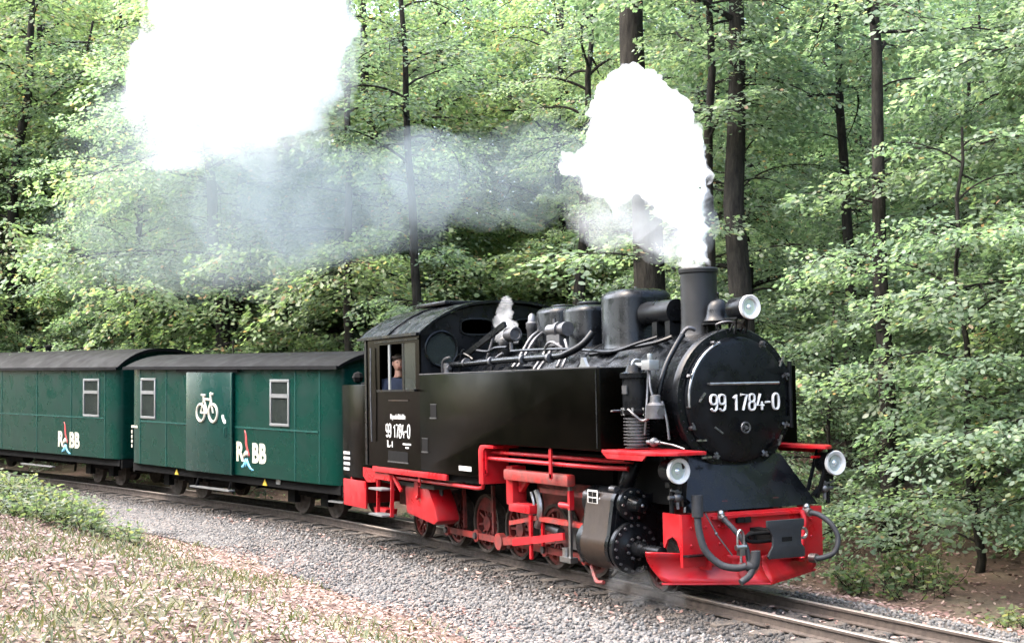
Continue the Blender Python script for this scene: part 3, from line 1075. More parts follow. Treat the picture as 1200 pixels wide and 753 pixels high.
# plough: two curved blades meeting in a V
NB = 10
for s_ in (-1, 1):
    vs, fs = [], []
    for i_ in range(NB + 1):
        t = i_ / NB                         # 0 at apex, 1 at the outer end
        for j_ in range(7):
            q = j_ / 6                      # 0 bottom, 1 top
            xx = .26 - .52 * t - .16 * sin(q * pi * .62) * (1 - .1 * t) + .10 * q * q * t
            yy = s_ * (1.0 * t + .17 * t * q)
            zz = .20 + .015 * t + (.34 - .07 * (1 - t)) * q
            if t > .999:
                zz += -.0 + .03 * (1 - q)
            vs.append((xx, yy, zz))
    n = 7
    for i_ in range(NB):
        for j_ in range(6):
            fs.append((i_ * n + j_, (i_ + 1) * n + j_, (i_ + 1) * n + j_ + 1, i_ * n + j_ + 1))
    m_ = MB().add(vs, fs)
    o = P('plough_blade', 'red', m_, ang=50)
    sm = o.modifiers.new('thickness', 'SOLIDIFY')
    sm.thickness = .014
    P('plough_edge', 'red', MB().tube([(.262 - .52 * t, s_ * t, .20 + .015 * t) for t in np.linspace(0, 1, 6)], .013, 6), o)
for yy in (-.62, .58):
    P('plough_bracket', 'red', MB().box(-.12, .04, yy, yy + .04, .36, .5))
P('plough_stay', 'red', MB().bar((0, -.20, .62), (.10, -.22, .36), .03, .10))
P('coupling_pocket', 'red_worn', MB().lathe([(.16, 0), (.13, .012), (.02, .012)], (.105, -.12, .34), (1, -.1, .35), 24))
# funnel coupler: dark plate, drawbar loop, shackle
cpx = .50
pts = []
for a, b_ in [(-.235, .20), (.235, .20), (.235, .13), (.195, .09), (.19, -.05), (.235, -.10), (.235, -.17), (.22, -.19), (-.22, -.19), (-.235, -.16), (-.17, -.06), (-.165, .04), (-.205, .10), (-.235, .13)]:
    pts.append((a + .03, b_ + .675))
cp = P('coupler_plate', 'coupler_grey', MB().prism_x(pts, cpx - .03, cpx), bevel=.008)
P('coupler_slot', 'matt_black', MB().box(cpx - .01, cpx + .003, -.03, .10, .655, .70), cp)
P('drawbar', 'matt_black', MB().bar((0, 0.0, .70), (cpx - .03, 0.03, .69), .12, .12), cp)
mb = MB().torus((.30, -.26, .70), .045, .018, (1, 0, .1), 20, 8)
mb.tube([(.34, .0, .735), (.34, -.28, .735), (.33, -.36, .70), (.34, -.28, .655), (.34, .0, .655)], .020, 8, 4)
P('coupling_link', 'matt_black', mb)
P('beam_bolt', 'matt_black', MB().box(.0, .06, -.24, -.17, .82, .88).box(.0, .06, -.15, -.08, .82, .88))
mb = MB().tube([(.36, -.40, .62), (.36, -.405, .74), (.36, -.44, .785), (.36, -.475, .74), (.36, -.48, .62)], .013, 8, 4)
mb.cyl((.36, -.50, .61), (.36, -.38, .61), .03, n=10).cyl((.36, -.44, .62), (.36, -.44, .46), .014, n=8).box(.33, .39, -.47, -.41, .53, .60)
P('shackle', 'steel', mb)
# brake and heating hoses
P('hose', 'rubber', MB().tube([(.10, -.78, 1.04), (.10, -.78, .94), (.12, -.78, .78), (.17, -.74, .58), (.26, -.62, .44), (.36, -.50, .41), (.42, -.42, .43)], [.038] * 31, 12, 5))
P('hose_collar', 'rubber', MB().cyl((.10, -.78, .92), (.10, -.78, 1.14), .06, n=12))
P('hose_coupling', 'rubber', MB().tube([(.42, -.42, .43), (.46, -.36, .43), (.47, -.34, .52), (.47, -.34, .58)], .05, 10, 4)
  .tube([(.46, -.36, .43), (.47, -.42, .34), (.48, -.50, .30), (.48, -.54, .28)], .034, 10, 4))
P('hose', 'rubber', MB().tube([(.08, -.46, .90), (.14, -.46, .86), (.22, -.42, .78), (.30, -.36, .66), (.34, -.34, .54), (.36, -.34, .46)], [.027] * 26, 10, 5))
P('hose_end', 'steel', MB().cyl((.04, -.46, .90), (.12, -.46, .875), .038, n=10).sphere((.06, -.46, .93), .04, 8, 6))
P('chain', 'dull_steel', MB().tube([(.06, -.66, .95), (.16, -.58, .72), (.24, -.46, .52)], .008, 6).sphere((.15, -.59, .74), .02, 6, 5))
P('hose', 'rubber', MB().tube([(.10, .66, .88), (.18, .72, .86), (.28, .80, .76), (.33, .84, .62), (.32, .80, .48), (.26, .70, .42), (.20, .62, .41)], [.029] * 31, 10, 5))
P('hose_end', 'steel', MB().cyl((.02, .66, .90), (.11, .66, .88), .045, n=10).sphere((.05, .66, .94), .038, 8, 6))
P('hose_end', 'steel', MB().cyl((.14, .62, .41), (.22, .64, .41), .05, n=10))
P('pipe_elbow', 'red', MB().tube([(.03, .60, .90), (.06, .62, .80), (.05, .60, .66), (.06, .56, .50), (.1, .54, .40)], .032, 10, 5))
P('hook', 'steel', MB().torus((.30, .40, .70), .05, .016, (1, 0, 0), 16, 6, -1.9, 1.9, ref=(0, 1, 0)))
P('foot_step', 'black', MB().box(-.02, .10, -.90, -.62, .515, .53).bar((.04, -.88, .53), (.04, -.88, .60), .02, .02))

# cylinders
for s_ in (-1, 1):
    yl = s_ * .93
    m_ = MB()
    m_.lathe([(.02, 0), (.262, 0), (.262, .78), (.02, .78)], (-1.72, yl, .52), (1, 0, 0), 32)
    m_.lathe([(.02, 0), (.165, 0), (.165, .80), (.02, .80)], (-1.73, yl, .985), (1, 0, 0), 28)
    m_.prism_x([(yl - s_ * .2, .60), (yl + s_ * .20, .60), (yl + s_ * .14, 1.0), (yl - s_ * .2, 1.1)], -1.69, -.98)
    m_.box(-1.66, -1.0, min(s_ * .40, s_ * .86), max(s_ * .40, s_ * .86), .45, 1.08)
    cy = P('cylinder', 'black', m_)
    # brown sheet lagging over both bores on the outside
    out = []
    for q in np.linspace(-100, 30, 12):
        out.append((yl + s_ * .272 * cos(radians(q)), .52 + .272 * sin(radians(q))))
    for q in np.linspace(10, 40, 4):
        out.append((yl + s_ * .182 * cos(radians(q)), .985 + .182 * sin(radians(q))))
    inn = [(yl, 1.10), (yl, .30)]
    P('lagging', 'brown_lagging', MB().prism_x(out + inn, -1.60, -1.06), cy, ang=45)
    P('lagging_strip', 'black', MB().prism_x([(a + s_ * .006, b_) for a, b_ in out] + inn, -1.065, -1.0), cy, ang=45)
    cv = MB().lathe([(.285, 0), (.285, .05), (.272, .062), (.20, .065), (.16, .09), (.09, .10), (.085, .24), (.065, .26), (.062, .60), (.02, .61)], (-.945, yl, .52), (1, 0, 0), 36)
    cvo = P('cylinder_cover', 'black', cv, cy)
    bl = MB()
    for k in range(18):
        t = 2 * pi * k / 18
        bl.cyl((-.90, yl + .245 * cos(t), .52 + .245 * sin(t)), (-.86, yl + .245 * cos(t), .52 + .245 * sin(t)), .016, n=6)
    for k in range(9):
        t = 2 * pi * k / 9
        bl.cyl((-.86, yl + .115 * cos(t), .52 + .115 * sin(t)), (-.82, yl + .115 * cos(t), .52 + .115 * sin(t)), .016, n=6)
    P('cover_bolt', 'dull_steel', bl, cy)['kind'] = 'stuff'
    vv = MB().lathe([(.182, 0), (.182, .05), (.165, .06), (.10, .07), (.08, .11), (.075, .22), (.02, .24)], (-.94, yl, .985), (1, 0, 0), 30)
    P('valve_cover', 'black', vv, cy)
    bl = MB()
    for k in range(10):
        t = 2 * pi * k / 10
        bl.cyl((-.89, yl + .145 * cos(t), .985 + .145 * sin(t)), (-.855, yl + .145 * cos(t), .985 + .145 * sin(t)), .015, n=6)
    bl.sphere((-.72, yl, .985), .03, 8, 6)
    P('valve_bolt', 'steel', bl, cy)
    if s_ < 0:
        P('data_plate', 'white_paint', MB().box(-1.56, -1.34, yl - .186, yl - .178, .96, 1.12), cy)
        P('data_plate_panel', 'matt_black', MB().box(-1.54, -1.455, yl - .189, yl - .182, 1.045, 1.10).box(-1.445, -1.36, yl - .189, yl - .182, 1.045, 1.10).box(-1.54, -1.455, yl - .189, yl - .182, .98, 1.03).box(-1.445, -1.36, yl - .189, yl - .182, .98, 1.03), cy)
        P('drain_pipe', 'wheel_red', MB().tube([(-1.65, yl - .1, .25), (-1.5, yl - .16, .18), (-1.36, yl - .2, .12), (-1.22, yl - .2, .13)], .022, 8, 4), cy)
        P('steam_feed_pipe', 'black', MB().tube([(-1.2, -.86, 1.05), (-1.1, -.86, 1.25), (-1.1, -.74, 1.5), (-1.15, -.62, 1.8)], .085, 14, 5), cy)
        P('fitting', 'dull_steel', MB().cyl((-1.70, -1.05, 1.05), (-1.58, -1.05, 1.05), .055, n=12), cy)
        P('fitting', 'dull_steel', MB().cyl((-1.2, -1.02, 1.14), (-1.08, -1.02, 1.14), .04, n=10), cy)
        P('fitting', 'dull_steel', MB().sphere((-1.32, -1.08, 1.02), .035, 8, 6), cy)


# wheels
def wheel_meshes(R, n_sp, cw):
    rim = MB().ring((0, 0, 0), R * .90, R * .78, .07, (0, 1, 0), 36)
    for k in range(n_sp):
        t = 2 * pi * k / n_sp
        rim.bar((.10 * cos(t), .035, .10 * sin(t)), (R * .80 * cos(t), .035, R * .80 * sin(t)), .035, .045, up=(0, 1, 0))
    rim.cyl((0, -.02, 0), (0, .10, 0), R * .26, n=20)
    if cw:
        poly = [(R * .80 * cos(t), R * .80 * sin(t)) for t in np.linspace(radians(200), radians(320), 12)]
        rim.prism(poly, lambda a, b_, k: (a, .0 if k else .07, b_))
    tyre = MB().lathe([(R * .90, -.03), (R, -.03), (R, .075), (R + .025, .08), (R + .025, .105), (R * .9, .105), (R * .9, -.03)], (0, 0, 0), (0, 1, 0), 40, close=False)
    return rim, tyre


axles = [-6.42, -5.43, -4.43, -3.43, -2.43]
for R, xs_, cw in ((.40, axles, True), (.275, [-7.75, -1.05], False)):
    rim, tyre = wheel_meshes(R, 12 if cw else 9, cw)
    w0 = t0 = None
    for xx in xs_:
        for s_ in (-1, 1):
            if w0 is None:
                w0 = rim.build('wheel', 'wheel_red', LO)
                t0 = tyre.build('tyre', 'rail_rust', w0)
                wo_, to_ = w0, t0
            else:
                wo_ = w0.copy()
                COL.objects.link(wo_)
                to_ = t0.copy()
                COL.objects.link(to_)
                to_.parent = wo_
            wo_.location = Vector((xx, s_ * (.43 if s_ > 0 else .43), R + .0)) - LO.location
            wo_.rotation_euler = (0, .6 * xx, pi if s_ > 0 else 0)
            # outer face points away from the frame
            if s_ < 0:
                wo_.location = Vector((xx, -.50, R)) - LO.location
            else:
                wo_.location = Vector((xx, .50, R)) - LO.location
# rods on the near and far side
for s_ in (-1, 1):
    cr_ = MB()
    crank = (.0, -.16)
    yy = s_ * .66
    cr_.bar((axles[0], yy, .40 - .16), (axles[-1], yy, .40 - .16), .04, .085)
    for a in axles:
        cr_.cyl((a, yy - .03, .24), (a, yy + .03, .24), .085, n=16)
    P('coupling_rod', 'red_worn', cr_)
    pins = MB()
    for a in axles:
        pins.cyl((a, yy - s_ * .1, .24), (a, yy + s_ * .06, .24), .045, n=12)
    P('crank_pin', 'dull_steel', pins)
    yy = s_ * .80
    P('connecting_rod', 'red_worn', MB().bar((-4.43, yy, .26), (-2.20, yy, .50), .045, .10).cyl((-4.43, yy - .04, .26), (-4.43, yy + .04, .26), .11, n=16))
    P('crosshead', 'dull_steel', MB().box(-2.36, -2.08, yy - .07, yy + .07, .36, .66).cyl((-2.1, yy, .52), (-1.7, yy, .52), .035, n=10))
    P('slide_bar', 'red_worn', MB().box(-3.05, -1.72, s_ * 1.0 - .05, s_ * 1.0 + .05, .66, .71))
    P('lower_slide_bar', 'red', MB().bar((-3.42, s_ * 1.12, .36), (-2.12, s_ * 1.12, .55), .03, .085))
    P('eccentric_rod', 'red_worn', MB().bar((-3.62, s_ * 1.06, .58), (-2.88, s_ * 1.06, .70), .03, .055))
    P('motion_bracket', 'red', MB().box(-3.56, -3.38, s_ * 1.04 - .10, s_ * 1.04 + .10, .82, 1.30).box(-3.50, -2.94, s_ * 1.04 - .10, s_ * 1.04 + .10, .74, .85)
      .prism_y([(-3.36, 1.18), (-3.14, 1.18), (-3.14, 1.10), (-3.30, .98), (-3.36, .98)], s_ * 1.04 - .03, s_ * 1.04 + .03), bevel=.02)
    P('motion_beam', 'red_worn', MB().box(-3.50, -1.86, s_ * 1.15 - .06, s_ * 1.15 + .06, 1.13, 1.27), bevel=.035)
    lk = MB().tube([(-2.95, s_ * 1.02, 1.02), (-2.88, s_ * 1.02, .88), (-2.88, s_ * 1.02, .74), (-2.96, s_ * 1.02, .58)], .045, 8, 4)
    lk.tube([(-3.03, s_ * 1.06, 1.0), (-2.97, s_ * 1.06, .88), (-2.97, s_ * 1.06, .74)], .02, 8, 4)
    P('expansion_link', 'steel', lk)
    P('link_hanger', 'red', MB().bar((-2.98, s_ * 1.1, .74), (-2.98, s_ * 1.1, .20), .03, .05, up=(1, 0, 0)).bar((-2.86, s_ * 1.0, .7), (-2.86, s_ * 1.0, .36), .03, .04, up=(1, 0, 0)))
    P('radius_rod', 'red_worn', MB().bar((-2.9, s_ * 1.0, 1.03), (-1.8, s_ * 1.0, 1.03), .03, .06))
    P('combination_lever', 'steel', MB().bar((-1.99, s_ * 1.10, 1.12), (-2.0, s_ * 1.10, .30), .03, .045, up=(1, 0, 0)).box(-2.18, -1.92, s_ * 1.10 - .05, s_ * 1.10 + .05, .26, .32).cyl((-2.12, s_ * 1.1, .32), (-2.12, s_ * 1.1, .42), .04, n=8))
    P('lever_pivot', 'red', MB().cyl((-2.22, s_ * 1.1, .90), (-1.96, s_ * 1.1, .90), .038, n=10).box(-2.0, -1.95, s_ * 1.1 - .03, s_ * 1.1 + .03, .86, 1.08))
    P('brake_hanger', 'wheel_red', MB().bar((-5.0, s_ * .62, .95), (-4.98, s_ * .62, .30), .04, .05, up=(1, 0, 0)).bar((-5.95, s_ * .62, .95), (-5.92, s_ * .62, .30), .04, .05, up=(1, 0, 0)))
    P('spring_hanger', 'dull_steel', MB().cyl((-6.1, s_ * .9, .95), (-6.1, s_ * .9, .75), .03, n=8))
    P('crosshead_arm', 'dull_steel', MB().cyl((-3.05, s_ * .9, .60), (-2.5, s_ * .95, .56), .05, n=10))

# red pipes below the near footplate, with the step up
for dy_, dz_ in ((0, 0), (.06, .075)):
    P('red_pipe', 'red', MB().tube([(-7.10, -1.20 + dy_, .985 + dz_), (-4.20, -1.22 + dy_, .985 + dz_), (-4.06 - dz_ * .2, -1.22 + dy_, 1.0 + dz_), (-4.03 - dz_ * .4, -1.22 + dy_, 1.08 + dz_), (-4.00, -1.24 + dy_, 1.30 + dz_), (-3.96, -1.24 + dy_, 1.36 + dz_), (-3.86, -1.24 + dy_, 1.385 + dz_),
                                     (-2.6, -1.24 + dy_, 1.385 + dz_), (-1.75, -1.20 + dy_, 1.38 + dz_), (-1.25, -1.08 + dy_, 1.37 + dz_), (-.95, -.95 + dy_, 1.37 + dz_)], .026, 10))
for xx, z0, z1 in ((-6.0, .92, 1.12), (-3.84, 1.19, 1.56), (-2.12, 1.22, 1.56)):
    P('pipe_bracket', 'red', MB().box(xx - .028, xx + .028, -1.285, -1.265, z0, z1).cyl((xx, -1.285, z0 + .02), (xx, -1.27, z0 + .02), .035, n=8))
# cab steps and rear red gear
for s_ in (-1, 1):
    st = MB()
    for xx in (-7.66, -7.10):
        st.bar((xx, s_ * 1.24, 1.06), (xx, s_ * 1.26, .40), .05, .03, up=(1, 0, 0))
    st.bar((-7.1, s_ * 1.24, 1.02), (-6.82, s_ * 1.22, .80), .03, .05)
    st.box(-7.72, -7.12, s_ * 1.18 - .1, s_ * 1.18 + .1, .93, 1.03)
    P('cab_step_bracket', 'red', st)
for zz in (.80, .42):
    for s_ in (-1, 1):
        P('cab_step', 'aluminium', MB().box(-7.66, -7.12, s_ * 1.30 - .11, s_ * 1.30 + .11, zz - .012, zz + .012))
P('rear_beam', 'red', MB().box(-9.28, -9.22, -1.1, 1.1, .44, .90).box(-9.25, -8.25, -1.235, -1.20, .44, .86).box(-9.25, -8.25, 1.20, 1.235, .44, .86), bevel=.01)
P('rear_valance', 'red', MB().prism_y([(-8.28, 1.08), (-7.75, 1.08), (-7.75, .88), (-8.1, .86), (-8.28, .95)], -1.26, -1.2))
P('ash_hopper', 'red', MB().prism_y([(-7.05, .86), (-6.2, .90), (-5.95, .62), (-5.85, .42), (-6.0, .36), (-7.0, .46)], -1.08, -.72), bevel=.05)
P('hopper_latch', 'red', MB().box(-6.58, -6.44, -1.12, -1.06, .72, .95).sphere((-6.46, -1.12, .72), .03, 8, 6))
P('trailing_guard', 'red', MB().prism_y([(-8.3, .46), (-7.75, .46), (-7.8, .34), (-8.2, .34)], -1.1, -.9), bevel=.02)

# cab: sides with window opening, front wall with round window, rear wall, floor, roof
W0, W1, WZ0, WZ1 = -7.36, -5.98, 2.27, 2.93
for s_ in (-1, 1):
    y0, y1 = (-1.32, -1.29) if s_ < 0 else (1.29, 1.32)
    cabm = MB()
    cabm.box(-7.95, -5.84, y0, y1, 1.135, WZ0)
    cabm.box(-7.95, W0, y0, y1, WZ0, 3.06)
    cabm.box(W1, -5.84, y0, y1, WZ0, 3.06)
    cabm.box(W0, W1, y0, y1, WZ1, 3.06)
    c__ = P('cab_side', 'tank_black', cabm)
    if s_ < 0:
        cab = c__


def cab_arc(n=15, half=1.34, z0=3.05, z1=3.50):
    pts = []
    for i_ in range(n):
        t = -1 + 2 * i_ / (n - 1)
        pts.append((half * t, z0 + (z1 - z0) * (1 - abs(t) ** 2.6)))
    return pts


# front wall (with real round and oval window holes) built as a triangulated plate
def plate_with_holes(outline, holes, x0, x1, name, mat, parent):
    cu = bpy.data.curves.new('plate', 'CURVE')
    cu.dimensions = '2D'
    cu.fill_mode = 'BOTH'
    cu.extrude = (x1 - x0) / 2
    for loop in [outline] + holes:
        sp = cu.splines.new('POLY')
        sp.points.add(len(loop) - 1)
        for pnt, (a, b_) in zip(sp.points, loop):
            pnt.co = (a, b_, 0, 1)
        sp.use_cyclic_u = True
    t = bpy.data.objects.new('plate', cu)
    COL.objects.link(t)
    dg = bpy.context.evaluated_depsgraph_get()
    me = bpy.data.meshes.new_from_object(t.evaluated_get(dg))
    bpy.data.objects.remove(t)
    bpy.data.curves.remove(cu)
    me.transform(front_mtx((x0 + x1) / 2, 0, 0))
    me.materials.clear()
    me.materials.append(MATS[mat])
    me.name = name
    return link(name, me, parent)


arc_in = cab_arc(21, 1.29, 3.04, 3.46)
outl = [(-1.29, 2.2), (1.29, 2.2)] + [p for p in arc_in[::-1]]
holes = []
for cy_ in (-.98, .98):
    holes.append([(cy_ + .235 * cos(t), 2.83 + .235 * sin(t)) for t in np.linspace(0, 2 * pi, 24, endpoint=False)])
for cy_ in (-.42, .42):
    holes.append([(cy_ + .24 * math.copysign(abs(cos(t)) ** .6, cos(t)), 3.14 + .10 * math.copysign(abs(sin(t)) ** .6, sin(t))) for t in np.linspace(0, 2 * pi, 24, endpoint=False)])
fw = plate_with_holes(outl, holes, -5.87, -5.845, 'cab_front', 'black', LO)
for cy_ in (-.98, .98):
    wf = P('round_window', 'boiler_black', MB().torus((-5.84, cy_, 2.83), .245, .022, (1, 0, 0), 28, 8))
    P('window_glass', 'glass_dark', MB().cyl((-5.862, cy_, 2.83), (-5.855, cy_, 2.83), .24, n=28), wf)
for cy_ in (-.42, .42):
    P('oval_window', 'boiler_black', MB().tube([(-5.84, cy_ + .26 * math.copysign(abs(cos(t)) ** .6, cos(t)), 3.14 + .115 * math.copysign(abs(sin(t)) ** .6, sin(t))) for t in np.linspace(0, 2 * pi, 25)], .018, 6))
P('cab_rear', 'tank_black', MB().prism_x([(-1.29, 1.14), (1.29, 1.14)] + arc_in[::-1], -7.93, -7.90))
P('cab_floor', 'interior', MB().box(-7.9, -5.9, -1.1, 1.1, .86, .92))
P('backhead', 'interior', MB().cyl((-6.5, 0, 2.05), (-5.9, 0, 2.05), .72, n=28).box(-6.45, -6.0, -.6, .6, 1.2, 2.0))
# window posts, sliding pane
for xx in (-7.0, -6.46):
    P('window_post', 'aluminium' if xx < -6.9 else 'black', MB().box(xx - .035, xx + .035, -1.312, -1.292, WZ0, WZ1), cab)
P('window_pane', 'glass_dark', MB().box(-6.42, -6.0, -1.306, -1.300, WZ0, WZ1), cab)
P('window_sill', 'black', MB().box(W0 - .04, W1 + .04, -1.36, -1.31, WZ0 - .03, WZ0), cab)
P('rain_strip', 'black', MB().box(-7.5, -5.84, -1.345, -1.315, 2.965, 2.985), cab)
P('corner_angle', 'black', MB().box(-7.96, -7.88, -1.335, -1.315, 1.14, 3.04), cab)
P('grab_rail', 'dull_steel', MB().tube([(-7.62, -1.36, 1.5), (-7.62, -1.37, 2.2), (-7.62, -1.36, 2.9)], .014, 8), cab)
rf = MB()
ai, ao = cab_arc(21, 1.34, 3.035, 3.485), cab_arc(21, 1.375, 3.04, 3.52)
rf.prism_x(ai + ao[::-1], -8.12, -5.74)
roof = P('cab_roof', 'boiler_black', rf, ang=50)
P('roof_gutter', 'black', MB().box(-8.10, -5.76, -1.40, -1.36, 3.02, 3.06).box(-8.10, -5.76, 1.36, 1.40, 3.02, 3.06), roof)
P('roof_rib', 'black', MB().prism_x([(a, b_ + .002) for a, b_ in ao] + [(a * 1.004, b_ + .022) for a, b_ in ao[::-1]], -6.95, -6.90), roof)
P('roof_hatch', 'black', MB().box(-7.6, -6.5, -.62, .62, 3.50, 3.56), roof, bevel=.02)
# markings on the cab side
digits('99 1784-0', .185, side_mtx(-6.67, -1.322, 1.67), 'white_paint', cab, wide=.58, depth=.006)
text('name_lettering', 'Rügensche BäderBahn', .10, side_mtx(-6.66, -1.322, 1.875), 'white_paint', cab, sx=.64, bold=.002)
# two lines too small to read in the photograph: kept as small white blocks of paint
P('depot_marking', 'white_paint', MB().box(-7.08, -7.04, -1.325, -1.318, 1.43, 1.53).box(-7.03, -6.97, -1.325, -1.318, 1.43, 1.455).box(-6.95, -6.93, -1.325, -1.318, 1.45, 1.465).box(-6.90, -6.87, -1.325, -1.318, 1.43, 1.52), cab)
P('inspection_marking', 'white_paint', MB().box(-6.48, -6.18, -1.325, -1.318, 1.478, 1.502).box(-6.38, -6.26, -1.325, -1.318, 1.43, 1.452), cab)
P('label_slot', 'matt_black', MB().box(-7.05, -6.30, -1.324, -1.318, 1.23, 1.38), cab)
P('slot_rim', 'dull_steel', MB().box(-7.06, -6.28, -1.332, -1.319, 1.215, 1.232), cab)
P('upper_rim', 'brown_lagging', MB().box(-7.0, -6.25, -1.330, -1.319, 2.105, 2.12), cab)
# coal bunker
bk = P('coal_bunker', 'tank_black', MB().box(-9.22, -7.96, -1.25, 1.25, .90, 2.36), bevel=.02)
coal = MB()
for k in range(90):
    coal.sphere((rnd.uniform(-9.1, -8.05), rnd.uniform(-1.1, 1.1), rnd.uniform(2.3, 2.48)), rnd.uniform(.05, .12), 6, 4)
P('coal', 'matt_black', coal, bk, ang=10)['kind'] = 'stuff'
for k in range(4):
    mk = MB()
    xq = -9.16
    for w_ in ((.10, .05, .09), (.06, .12, .07), (.11, .07, .06), (.05, .06, .10))[k]:
        mk.box(xq, xq + w_, -1.256, -1.248, 1.255 - k * .085, 1.30 - k * .085)
        xq += w_ + .018
    P('brake_marking', 'white_paint', mk, bk)
P('bunker_rail', 'black', MB().tube([(-7.99, -1.28, 1.2), (-7.99, -1.28, 2.3)], .014, 8), bk)

# ------------------------------------------------------------------ the driver at the cab window
def skin_person():
    me = bpy.data.meshes.new('body')
    V = {'pelvis': (0, 0, .0), 'belly': (.0, 0, .18), 'chest': (.02, 0, .40), 'neck': (.04, 0, .54), 'neck2': (.06, 0, .62),
         'sL': (.02, .19, .47), 'eL': (.10, .25, .22), 'wL': (.30, .20, .14), 'sR': (.02, -.19, .47), 'eR': (.10, -.25, .22), 'wR': (.30, -.20, .20), 'fR': (.38, -.19, .19), 'fL': (.38, .20, .13),
         'hL': (.0, .10, -.06), 'kL': (.02, .12, -.48), 'aL': (-.02, .12, -.90), 'tL': (.14, .13, -.95), 'hR': (0, -.10, -.06), 'kR': (.02, -.12, -.48), 'aR': (-.02, -.12, -.90), 'tR': (.14, -.13, -.95)}
    rad = dict(pelvis=.15, belly=.15, chest=.16, neck=.075, neck2=.06, sL=.075, eL=.052, wL=.036, sR=.075, eR=.052, wR=.036, fR=.035, fL=.035, hL=.10, kL=.068, aL=.045, tL=.04, hR=.10, kR=.068, aR=.045, tR=.04)
    E_ = [('pelvis', 'belly'), ('belly', 'chest'), ('chest', 'neck'), ('neck', 'neck2'), ('chest', 'sL'), ('sL', 'eL'), ('eL', 'wL'), ('wL', 'fL'), ('chest', 'sR'), ('sR', 'eR'), ('eR', 'wR'), ('wR', 'fR'),
          ('pelvis', 'hL'), ('hL', 'kL'), ('kL', 'aL'), ('aL', 'tL'), ('pelvis', 'hR'), ('hR', 'kR'), ('kR', 'aR'), ('aR', 'tR')]
    ks = list(V)
    me.from_pydata([V[k_] for k_ in ks], [(ks.index(a), ks.index(b_)) for a, b_ in E_], [])
    o = bpy.data.objects.new('b', me)
    COL.objects.link(o)
    o.modifiers.new('s', 'SKIN')
    o.modifiers.new('d', 'SUBSURF').levels = 2
    for i_, k_ in enumerate(ks):
        sv = me.skin_vertices[0].data[i_]
        sv.radius = (rad[k_], rad[k_])
        sv.use_root = k_ == 'pelvis'
    dg = bpy.context.evaluated_depsgraph_get()
    m2 = bpy.data.meshes.new_from_object(o.evaluated_get(dg))
    bpy.data.objects.remove(o)
    m2.shade_smooth()
    m2.materials.clear()
    m2.materials.append(MATS['overalls'])
    m2.materials.append(MATS['skin'])
    for p in m2.polygons:
        c = p.center
        if c.z > .545 or (c.x > .24 and c.z < .35 and c.z > 0):
            p.material_index = 1
    return m2


per = empty('person', (-7.48, -.98, .92), 'locomotive driver in dark overalls standing at the cab window', 'person', rot=(0, 0, radians(-12)))
bo = link('body', skin_person(), per, (0, 0, .985))
mb = MB().sphere((.08, 0, .985 + .76), .105, 20, 14, (1.0, .80, 1.22))
mb.sphere((.186, 0, .985 + .745), .020, 8, 6, (1, .8, 1.4))
for s_ in (-1, 1):
    mb.sphere((.07, s_ * .086, .985 + .755), .028, 8, 6, (.8, .4, 1.2))
mb.lathe([(.06, 0), (.055, .1)], (.06, 0, .985 + .57), (.1, 0, 1), 14)
hd = mb.build('head', 'skin', per)
for s_ in (-1, 1):
    MB().sphere((.168, s_ * .036, .985 + .772), .012, 8, 6).build('eye', 'hair', hd)
MB().bar((.176, -.028, .985 + .695), (.176, .028, .985 + .695), .012, .008).build('mouth', 'letter_red', hd)
MB().sphere((.065, 0, .985 + .805), .106, 16, 10, (1.04, .86, .98)).lathe([(.10, 0), (.115, .02), (.10, .05)], (.10, 0, .985 + .82), (0, 0, 1), 16).build('cap', 'hair', hd)


# ------------------------------------------------------------------ coaches (local: front end at x = 0, near side y = -1.1, rail top z = 0)
def wall_panels(mb, x0, x1, y0, y1, z0, z1, opens):
    """side wall from x0 to x1 with rectangular openings (xa, xb, za, zb)"""
    opens = sorted(opens)
    x = x0
    for xa, xb, za, zb in opens:
        mb.box(x, xa, y0, y1, z0, z1)
        mb.box(xa, xb, y0, y1, z0, za)
        mb.box(xa, xb, y0, y1, zb, z1)
        x = xb
    mb.box(x, x1, y0, y1, z0, z1)


def coach_window(root, xa, xb, za, zb, side):
    y = side * 1.1
    f = MB()
    o_, t_ = .03, .05
    ya, yb = (y - .02, y + .03) if side < 0 else (y - .03, y + .02)
    f.box(xa - o_, xb + o_, ya, yb, za - o_, za + t_ - o_).box(xa - o_, xb + o_, ya, yb, zb - t_ + o_, zb + o_)
    f.box(xa - o_, xa + t_ - o_, ya, yb, za + t_ - o_, zb - t_ + o_).box(xb - t_ + o_, xb + o_, ya, yb, za + t_ - o_, zb - t_ + o_)
    w = f.build('window', 'aluminium', root, bevel=.006)
    zm = za + (zb - za) * .66
    MB().box(xa + .02, xb - .02, ya - (.006 if side < 0 else 0), yb, zm - .035, zm + .035).build('transom', 'aluminium', w)
    MB().box(xa + .02, xb - .02, y - .004, y + .004, za + .02, zm - .035).build('pane', 'glass_dark', w)
    MB().box(xa + .02, xb - .02, y - .004, y + .004, zm + .035, zb - .02).build('pane', 'glass_dark', w)


